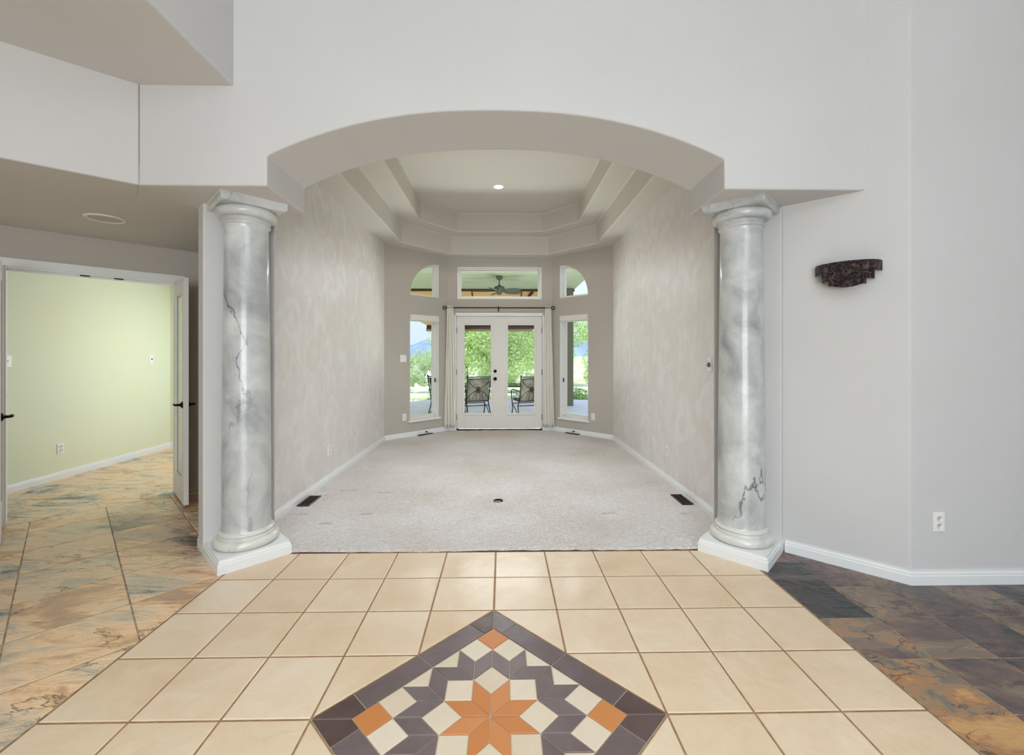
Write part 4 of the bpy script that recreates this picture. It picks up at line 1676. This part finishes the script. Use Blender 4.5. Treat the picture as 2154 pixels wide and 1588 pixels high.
# ceiling fan over the patio
fan = empty('ceiling_fan', (-0.075, 10.15, 3.22), label='dark bronze ceiling fan with leaf shaped blades hanging over the patio', cat='ceiling fan')
MB().lathe([(0.0001, 0), (0.085, 0.0), (0.085, -0.02), (0.06, -0.075), (0.02, -0.095), (0.0001, -0.095)], seg=28).build('canopy', M_fan, fan)
MB().tube([(0, 0, -0.08), (0, 0, -0.22)], 0.014, 10).build('downrod', M_fan, fan)
MB().lathe([(0.0001, -0.20), (0.03, -0.21), (0.045, -0.235), (0.115, -0.25), (0.128, -0.29), (0.115, -0.34), (0.07, -0.385), (0.06, -0.42), (0.03, -0.44), (0.0001, -0.44)], seg=32).build('motor_housing', M_fan, fan)
M_blade = mat('dark_green_blade', srgb(84, 90, 82), 0.6)
for k in range(5):
    a = math.radians(178 - 72 * k)
    Mr = Matrix.Rotation(a, 4, 'Z') @ Matrix.Rotation(math.radians(-13), 4, 'X')
    pts = []
    for i in range(13):
        u = i / 12
        pts.append((0.15 + 0.47 * u, 0.105 * math.sin(PI * min(1, u * 0.92 + 0.06)) ** 0.6))
    poly = pts + [(x, -y) for x, y in reversed(pts)]
    T_ = Matrix.Translation((0, 0, -0.36))
    b_ = MB().prism(poly, -0.004, 0.004, m=T_ @ Mr).build('blade', M_blade, fan)
    MB().box(0.06, -0.015, -0.008, 0.20, 0.015, 0.0, m=T_ @ Mr).build('blade_arm', M_fan, b_)

# patio chairs: dark cast metal with sling backs
M_sling = mat('taupe_sling', srgb(118, 116, 102), 0.8, mottle=(8, srgb(90, 88, 76), 0.35, 0.65))


def patio_chair(loc, rz, label):
    c = empty('patio_chair', loc, rz, label, 'chair', 'dark metal patio chairs')
    # local: chair faces +y, back towards -y
    W2 = 0.25
    bt, bb = (-0.30, 0.93), (-0.16, 0.40)      # (y,z) of top and bottom of back

    def back(x, t):
        return (x, bb[0] + (bt[0] - bb[0]) * t, bb[1] + (bt[1] - bb[1]) * t)
    m = MB()
    for s in (-1, 1):
        m.tube([(s * (W2 - 0.01), 0.28, 0.42), (s * (W2 - 0.005), 0.0, 0.40), back(s * W2, 0.0), back(s * (W2 + 0.005), 0.5), back(s * (W2 + 0.015), 1.0)], 0.013, 8)
        m.ball(back(s * (W2 + 0.015), 1.03), 0.022, 10, 6)
    m.tube([back(-W2 - 0.01, 1.0), back(W2 + 0.01, 1.0)], 0.012, 8)
    m.tube([back(-W2, 0.93), back(W2, 0.93)], 0.013, 8)
    m.tube([(-W2, 0.29, 0.42), (W2, 0.29, 0.42)], 0.013, 8)
    m.tube([(-W2, -0.14, 0.40), (W2, -0.14, 0.40)], 0.015, 8)
    m.build('frame', M_iron, c)
    v_ = []
    N = 8
    for i in range(N + 1):
        for s in (-1, 1):
            p_ = back(s * (W2 - 0.012), 0.02 + 0.9 * i / N)
            v_.append((p_[0], p_[1] + 0.012, p_[2]))
    f_ = [(2 * i, 2 * i + 1, 2 * i + 3, 2 * i + 2) for i in range(N)]
    bk = MB().add(v_, f_, True).build('backrest', M_sling, c)
    so = bk.modifiers.new('t', 'SOLIDIFY')
    so.thickness = 0.006
    sm_ = MB().box(-W2 + 0.01, -0.14, 0.385, W2 - 0.01, 0.28, 0.42)
    sm_.build('seat', mat('charcoal_sling', srgb(58, 56, 54), 0.8), c, bevel=0.008, seg=2)
    # ornament: crossing vines and medallion behind the sling
    m = MB()
    for s in (-1, 1):
        for (ta, tb, bow) in ((0.86, 0.52, 0.05), (0.12, 0.46, -0.05)):
            pts = []
            for i in range(9):
                u = i / 8
                x = s * W2 * (1 - u) ** 1.0
                t = ta + (tb - ta) * (1 - (1 - u) ** 1.8)
                q_ = back(x, t)
                pts.append((q_[0], q_[1] - 0.012, q_[2]))
            m.tube(pts, 0.007, 6)
        for k in range(2):
            pts = []
            for i in range(9):
                u = i / 8
                q_ = back(s * (0.04 + 0.07 * k) + s * 0.03 * math.sin(PI * u), 0.05 + 0.45 * u)
                pts.append((q_[0] * (1 - 0.7 * u), q_[1] - 0.012, q_[2]))
            m.tube(pts, 0.006, 6)
    for (x, t, r) in ((0, 0.53, 0.034), (0, 0.40, 0.030), (0.03, 0.47, 0.022), (-0.03, 0.47, 0.022)):
        q_ = back(x, t)
        m.ball((q_[0], q_[1] - 0.014, q_[2]), r, 10, 6)
    m.build('back_ornament', M_iron, c)
    for s in (-1, 1):
        x = s * (W2 + 0.035)
        a_m = MB()
        a_m.tube([back(x, 0.42), (x, -0.02, 0.635), (x, 0.18, 0.64), (x, 0.27, 0.615), (x, 0.29, 0.56)], 0.013, 8)
        for k in range(3):
            a_m.tube([(x, -0.06 + 0.10 * k, 0.62), (x, -0.02 + 0.08 * k, 0.52), (x, -0.05 + 0.09 * k, 0.40)], 0.006, 6)
        a_m.build('armrest', M_iron, c)
        fl = MB()
        fl.tube([(x, 0.29, 0.57), (x, 0.26, 0.42), (x, 0.20, 0.22), (x, 0.30, 0.0)], 0.013, 8)
        fl.build('leg', M_iron, c)
        bl = MB()
        bl.tube([(x - s * 0.03, -0.14, 0.40), (x - s * 0.01, -0.12, 0.30), (x, -0.20, 0.12), (x, -0.30, 0.0)], 0.013, 8)
        bl.tube([(x, 0.18, 0.30), (x, 0.02, 0.22), (x, -0.14, 0.10), (x, -0.27, 0.03)], 0.009, 8)
        bl.build('leg', M_iron, c)
    MB().tube([(-W2 - 0.02, -0.13, 0.30), (W2 + 0.02, -0.13, 0.30)], 0.010, 8).tube([(-W2 - 0.02, 0.25, 0.32), (W2 + 0.02, 0.25, 0.32)], 0.010, 8).build('stretcher', M_iron, c)
    return c


patio_chair((-0.60, 9.45, -0.05), 0.36, 'dark metal patio chair with sling back seen through the left french door')
patio_chair((0.56, 9.45, -0.05), 0.30, 'dark metal patio chair with sling back seen through the right french door')
patio_chair((-1.31, 9.70, -0.05), -0.30, 'dark metal patio chair peeking out at the edge of the left bay window')

tb = empty('patio_table', (0.02, 10.35, -0.08), label='low glass patio table with a dark metal rim behind the two chairs', cat='table')
MB().tube([(-1.05, -0.45, 0.70), (1.05, -0.45, 0.70), (1.05, 0.45, 0.70), (-1.05, 0.45, 0.70)], 0.015, 8, closed=True).build('rim', M_iron, tb)
MB().box(-1.03, -0.43, 0.702, 1.03, 0.43, 0.708).build('tabletop', M_glass, tb)
for sx in (-1, 1):
    for sy in (-1, 1):
        MB().tube([(sx * 0.95, sy * 0.38, 0.70), (sx * 0.90, sy * 0.36, 0.0)], 0.016, 8).build('leg', M_iron, tb)

# ------------------------------------------------------------------ garden
M_lawn = mat('spring_lawn', srgb(178, 196, 128), 0.95, mottle=(0.35, srgb(222, 222, 204), 0.42, 0.62, 8, 0.6))
g = MB()
g.box(-120, 11.0, -1.6, 120, 400, -0.85)
g.box(-120, 8.1, -1.6, -6.0, 11.0, -0.85)
g.box(6.0, 7.9, -1.6, 120, 11.0, -0.85)
struct(g.build('lawn', M_lawn))


def leaf_mat(name, c1, c2, c3):
    m = bpy.data.materials.new(name)
    m.use_nodes = True
    n = m.node_tree
    p = n.nodes['Principled BSDF']
    p.inputs['Roughness'].default_value = 0.6
    at = n.nodes.new('ShaderNodeAttribute')
    at.attribute_name = 'tint'
    sp2 = n.nodes.new('ShaderNodeSeparateColor')
    r = n.nodes.new('ShaderNodeValToRGB')
    r.color_ramp.elements[0].color = c1
    r.color_ramp.elements[1].color = c3
    e2 = r.color_ramp.elements.new(0.5)
    e2.color = c2
    n.links.new(at.outputs['Color'], sp2.inputs[0])
    n.links.new(sp2.outputs[0], r.inputs[0])
    n.links.new(r.outputs[0], p.inputs['Base Color'])
    tl = n.nodes.new('ShaderNodeBsdfTranslucent')
    mx = n.nodes.new('ShaderNodeMixShader')
    mx.inputs[0].default_value = 0.35
    n.links.new(r.outputs[0], tl.inputs[0])
    n.links.new(p.outputs[0], mx.inputs[1])
    n.links.new(tl.outputs[0], mx.inputs[2])
    n.links.new(mx.outputs[0], n.nodes['Material Output'].inputs[0])
    return m


M_leaf = [leaf_mat('spring_leaves', srgb(140, 180, 100), srgb(196, 220, 146), srgb(238, 242, 206)),
          leaf_mat('pale_leaves', srgb(150, 180, 140), srgb(198, 216, 176), srgb(236, 240, 224)),
          leaf_mat('dark_leaves', srgb(70, 110, 66), srgb(112, 150, 92), srgb(170, 196, 136))]
M_bark = mat('grey_bark', srgb(104, 96, 84), 0.9)


def leaves_mesh(name, rx, ry, rz, zc, n, size, seed, clumps=26):
    rng = np.random.RandomState(seed)
    cc = []
    while len(cc) < clumps:
        q = rng.uniform(-1, 1, 3)
        if 0.25 < np.linalg.norm(q) < 1:
            cc.append(q * 0.80)
    cc = np.array(cc)
    idx = rng.randint(0, clumps, n)
    off = rng.normal(0, 1, (n, 3))
    off /= np.linalg.norm(off, axis=1)[:, None]
    off *= (0.30 * rng.uniform(0.55, 1, n) ** 0.5)[:, None]
    P_ = (cc[idx] + off) * np.array([rx, ry, rz]) + np.array([0, 0, zc])
    u = rng.normal(0, 1, (n, 3))
    u /= np.linalg.norm(u, axis=1)[:, None]
    w = np.cross(u, rng.normal(0, 1, (n, 3)))
    w /= np.linalg.norm(w, axis=1)[:, None]
    s = size * rng.uniform(0.6, 1.4, n)[:, None]
    V = np.stack([P_ - u * s, P_ + w * s * 0.5, P_ + u * s, P_ - w * s * 0.5], 1).reshape(-1, 3)
    fc = np.arange(4 * n).reshape(n, 4)
    me = bpy.data.meshes.new(name)
    me.from_pydata(V.tolist(), [], fc.tolist())
    at = me.attributes.new('tint', 'FLOAT_COLOR', 'FACE')
    t = rng.uniform(0, 1, n) * 0.75 + 0.25 * (idx % 4) / 3
    arr = np.ones((n, 4), dtype=np.float32)
    arr[:, 0] = t
    at.data.foreach_set('color', arr.ravel())
    return me


crown_a = [leaves_mesh('crown_a', 2.7, 2.0, 2.6, 2.85, 52000, 0.046, 1, 80), leaves_mesh('crown_b', 2.4, 2.2, 2.6, 3.3, 16000, 0.062, 2, 34), leaves_mesh('crown_c', 2.4, 2.2, 2.6, 3.3, 16000, 0.062, 3, 34)]
bush_a = [leaves_mesh('bush_a', 1.2, 1.1, 0.75, 0.7, 6000, 0.04, s, 18) for s in (4, 5)]


def trunk_mb(h, seed):
    r = random.Random(seed)
    m = MB()
    m.tube([(0, 0, 0), (0.05, 0, h * 0.4), (-0.05, 0.05, h * 0.8), (0, 0, h * 1.2)], [0.16, 0.13, 0.10, 0.05], 8)
    for k in range(5):
        a = r.random() * 6.28
        z = h * (0.45 + 0.12 * k)
        m.tube([(0, 0, z), (math.cos(a) * 0.7, math.sin(a) * 0.7, z + 0.7), (math.cos(a) * 1.5, math.sin(a) * 1.5, z + 1.3)], [0.07, 0.05, 0.02], 6)
    return m


TREES = [  # x, y, scale, crown mesh, leaf kind, label
    (-0.35, 20.5, 1.05, 0, 0, 'large bright green spring tree filling the glass of both french doors'),
    (-2.4, 28, 1.1, 1, 1, 'pale green tree behind the large tree, on its left'),
    (3.0, 28, 1.1, 2, 0, 'green tree behind the large tree, on its right'),
    (5.1, 19.5, 0.80, 2, 0, 'light green tree right of the patio post'),
    (8.8, 30, 1.0, 1, 2, 'darker green tree far right behind the light one'),
    (-6.0, 33, 0.50, 1, 1, 'low pale tree at the right edge of the left bay window'),
    (-8.6, 37, 0.47, 0, 2, 'dark green tree below the mountain in the left bay window'),
    (-11.6, 39, 0.45, 2, 0, 'small green tree furthest left below the mountain'),
]
for i, (x, y, s, ci, lk, lab) in enumerate(TREES):
    t = empty('tree', (x, y, -0.85), 0.7 * i, lab, 'tree', 'trees beyond the patio')
    t.scale = (s, s, s)
    cr = bpy.data.objects.new('crown', crown_a[ci].copy())
    cr.data.materials.append(M_leaf[lk])
    COL.objects.link(cr)
    cr.parent = t
    trunk_mb(2.2, i).build('trunk', M_bark, t)
BUSH = [(-2.6, 15.6, 0.7, 0, 1, 'pale shrub at the left foot of the large tree'), (-0.9, 16.0, 0.7, 1, 0, 'green shrub left of centre behind the patio'),
        (0.9, 15.7, 0.7, 0, 1, 'pale shrub right of centre behind the patio'), (2.75, 16.0, 0.75, 1, 2, 'dark green shrub left of the patio post'),
        (4.35, 15.3, 0.6, 0, 0, 'small yellow green shrub just right of the patio post'), (-5.4, 24, 1.2, 1, 1, 'pale flowering shrub behind the rail fence'),
        (-2.9, 24.2, 1.25, 0, 1, 'pale brush behind the large tree on its left'), (-0.2, 24.6, 1.25, 1, 1, 'pale brush directly behind the trunk of the large tree'),
        (2.6, 24.2, 1.25, 0, 1, 'pale brush behind the large tree on its right'), (5.9, 23.6, 1.3, 1, 0, 'green brush behind the tree right of the patio post'),
        (-8.4, 27.5, 1.3, 0, 2, 'wide dark shrub behind the rail fence on the left')]
for i, (x, y, s, ci, lk, lab) in enumerate(BUSH):
    me = bush_a[ci].copy()
    me.materials.append(M_leaf[lk])
    b_ = bpy.data.objects.new('shrub', me)
    COL.objects.link(b_)
    b_.location = (x, y, -0.9)
    b_.rotation_euler = (0, 0, i)
    b_.scale = (s, s, s)
    tag(b_, lab, 'shrub', 'shrubs beyond the patio')

# white rail fence
fe = empty('rail_fence', (0, 17.5, -0.85), label='white painted post and rail fence along the lawn', cat='fence')
M_fence = mat('white_fence_paint', srgb(244, 246, 248), 0.6)
for k in range(9):
    x = -9.6 + k * 2.4
    MB().box(x - 0.06, -0.05, 0, x + 0.06, 0.05, 0.92).build('post', M_fence, fe)
for z in (0.30, 0.58, 0.84):
    MB().box(-9.6, -0.075, z - 0.045, 9.6, -0.05, z + 0.045).build('rail', M_fence, fe)

# distant mountain ridge
rng = np.random.RandomState(8)
vs_, fs = [], []
N, K = 90, 10
for j in range(K + 1):
    for i in range(N + 1):
        x = -520 + 900 * i / N
        y = 700 + 35 * j
        prof = math.sin(PI * j / K)
        hgt = 34 + 9 * math.sin(x * 0.012 + 1.0) + 5 * math.sin(x * 0.034) + 3 * math.sin(x * 0.09 + 2)
        z = -4 + prof * hgt + 4 * mnoise.noise(Vector((x * 0.03, y * 0.03, 0)))
        vs_.append((x, y, z))
for j in range(K):
    for i in range(N):
        b = j * (N + 1) + i
        fs.append((b, b + 1, b + N + 2, b + N + 1))
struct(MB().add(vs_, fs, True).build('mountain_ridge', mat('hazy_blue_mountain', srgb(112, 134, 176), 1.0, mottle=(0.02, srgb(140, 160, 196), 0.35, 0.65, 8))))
struct(MB().box(-600, 400, -6, 600, 900, -3.9).build('far_ground', M_lawn))
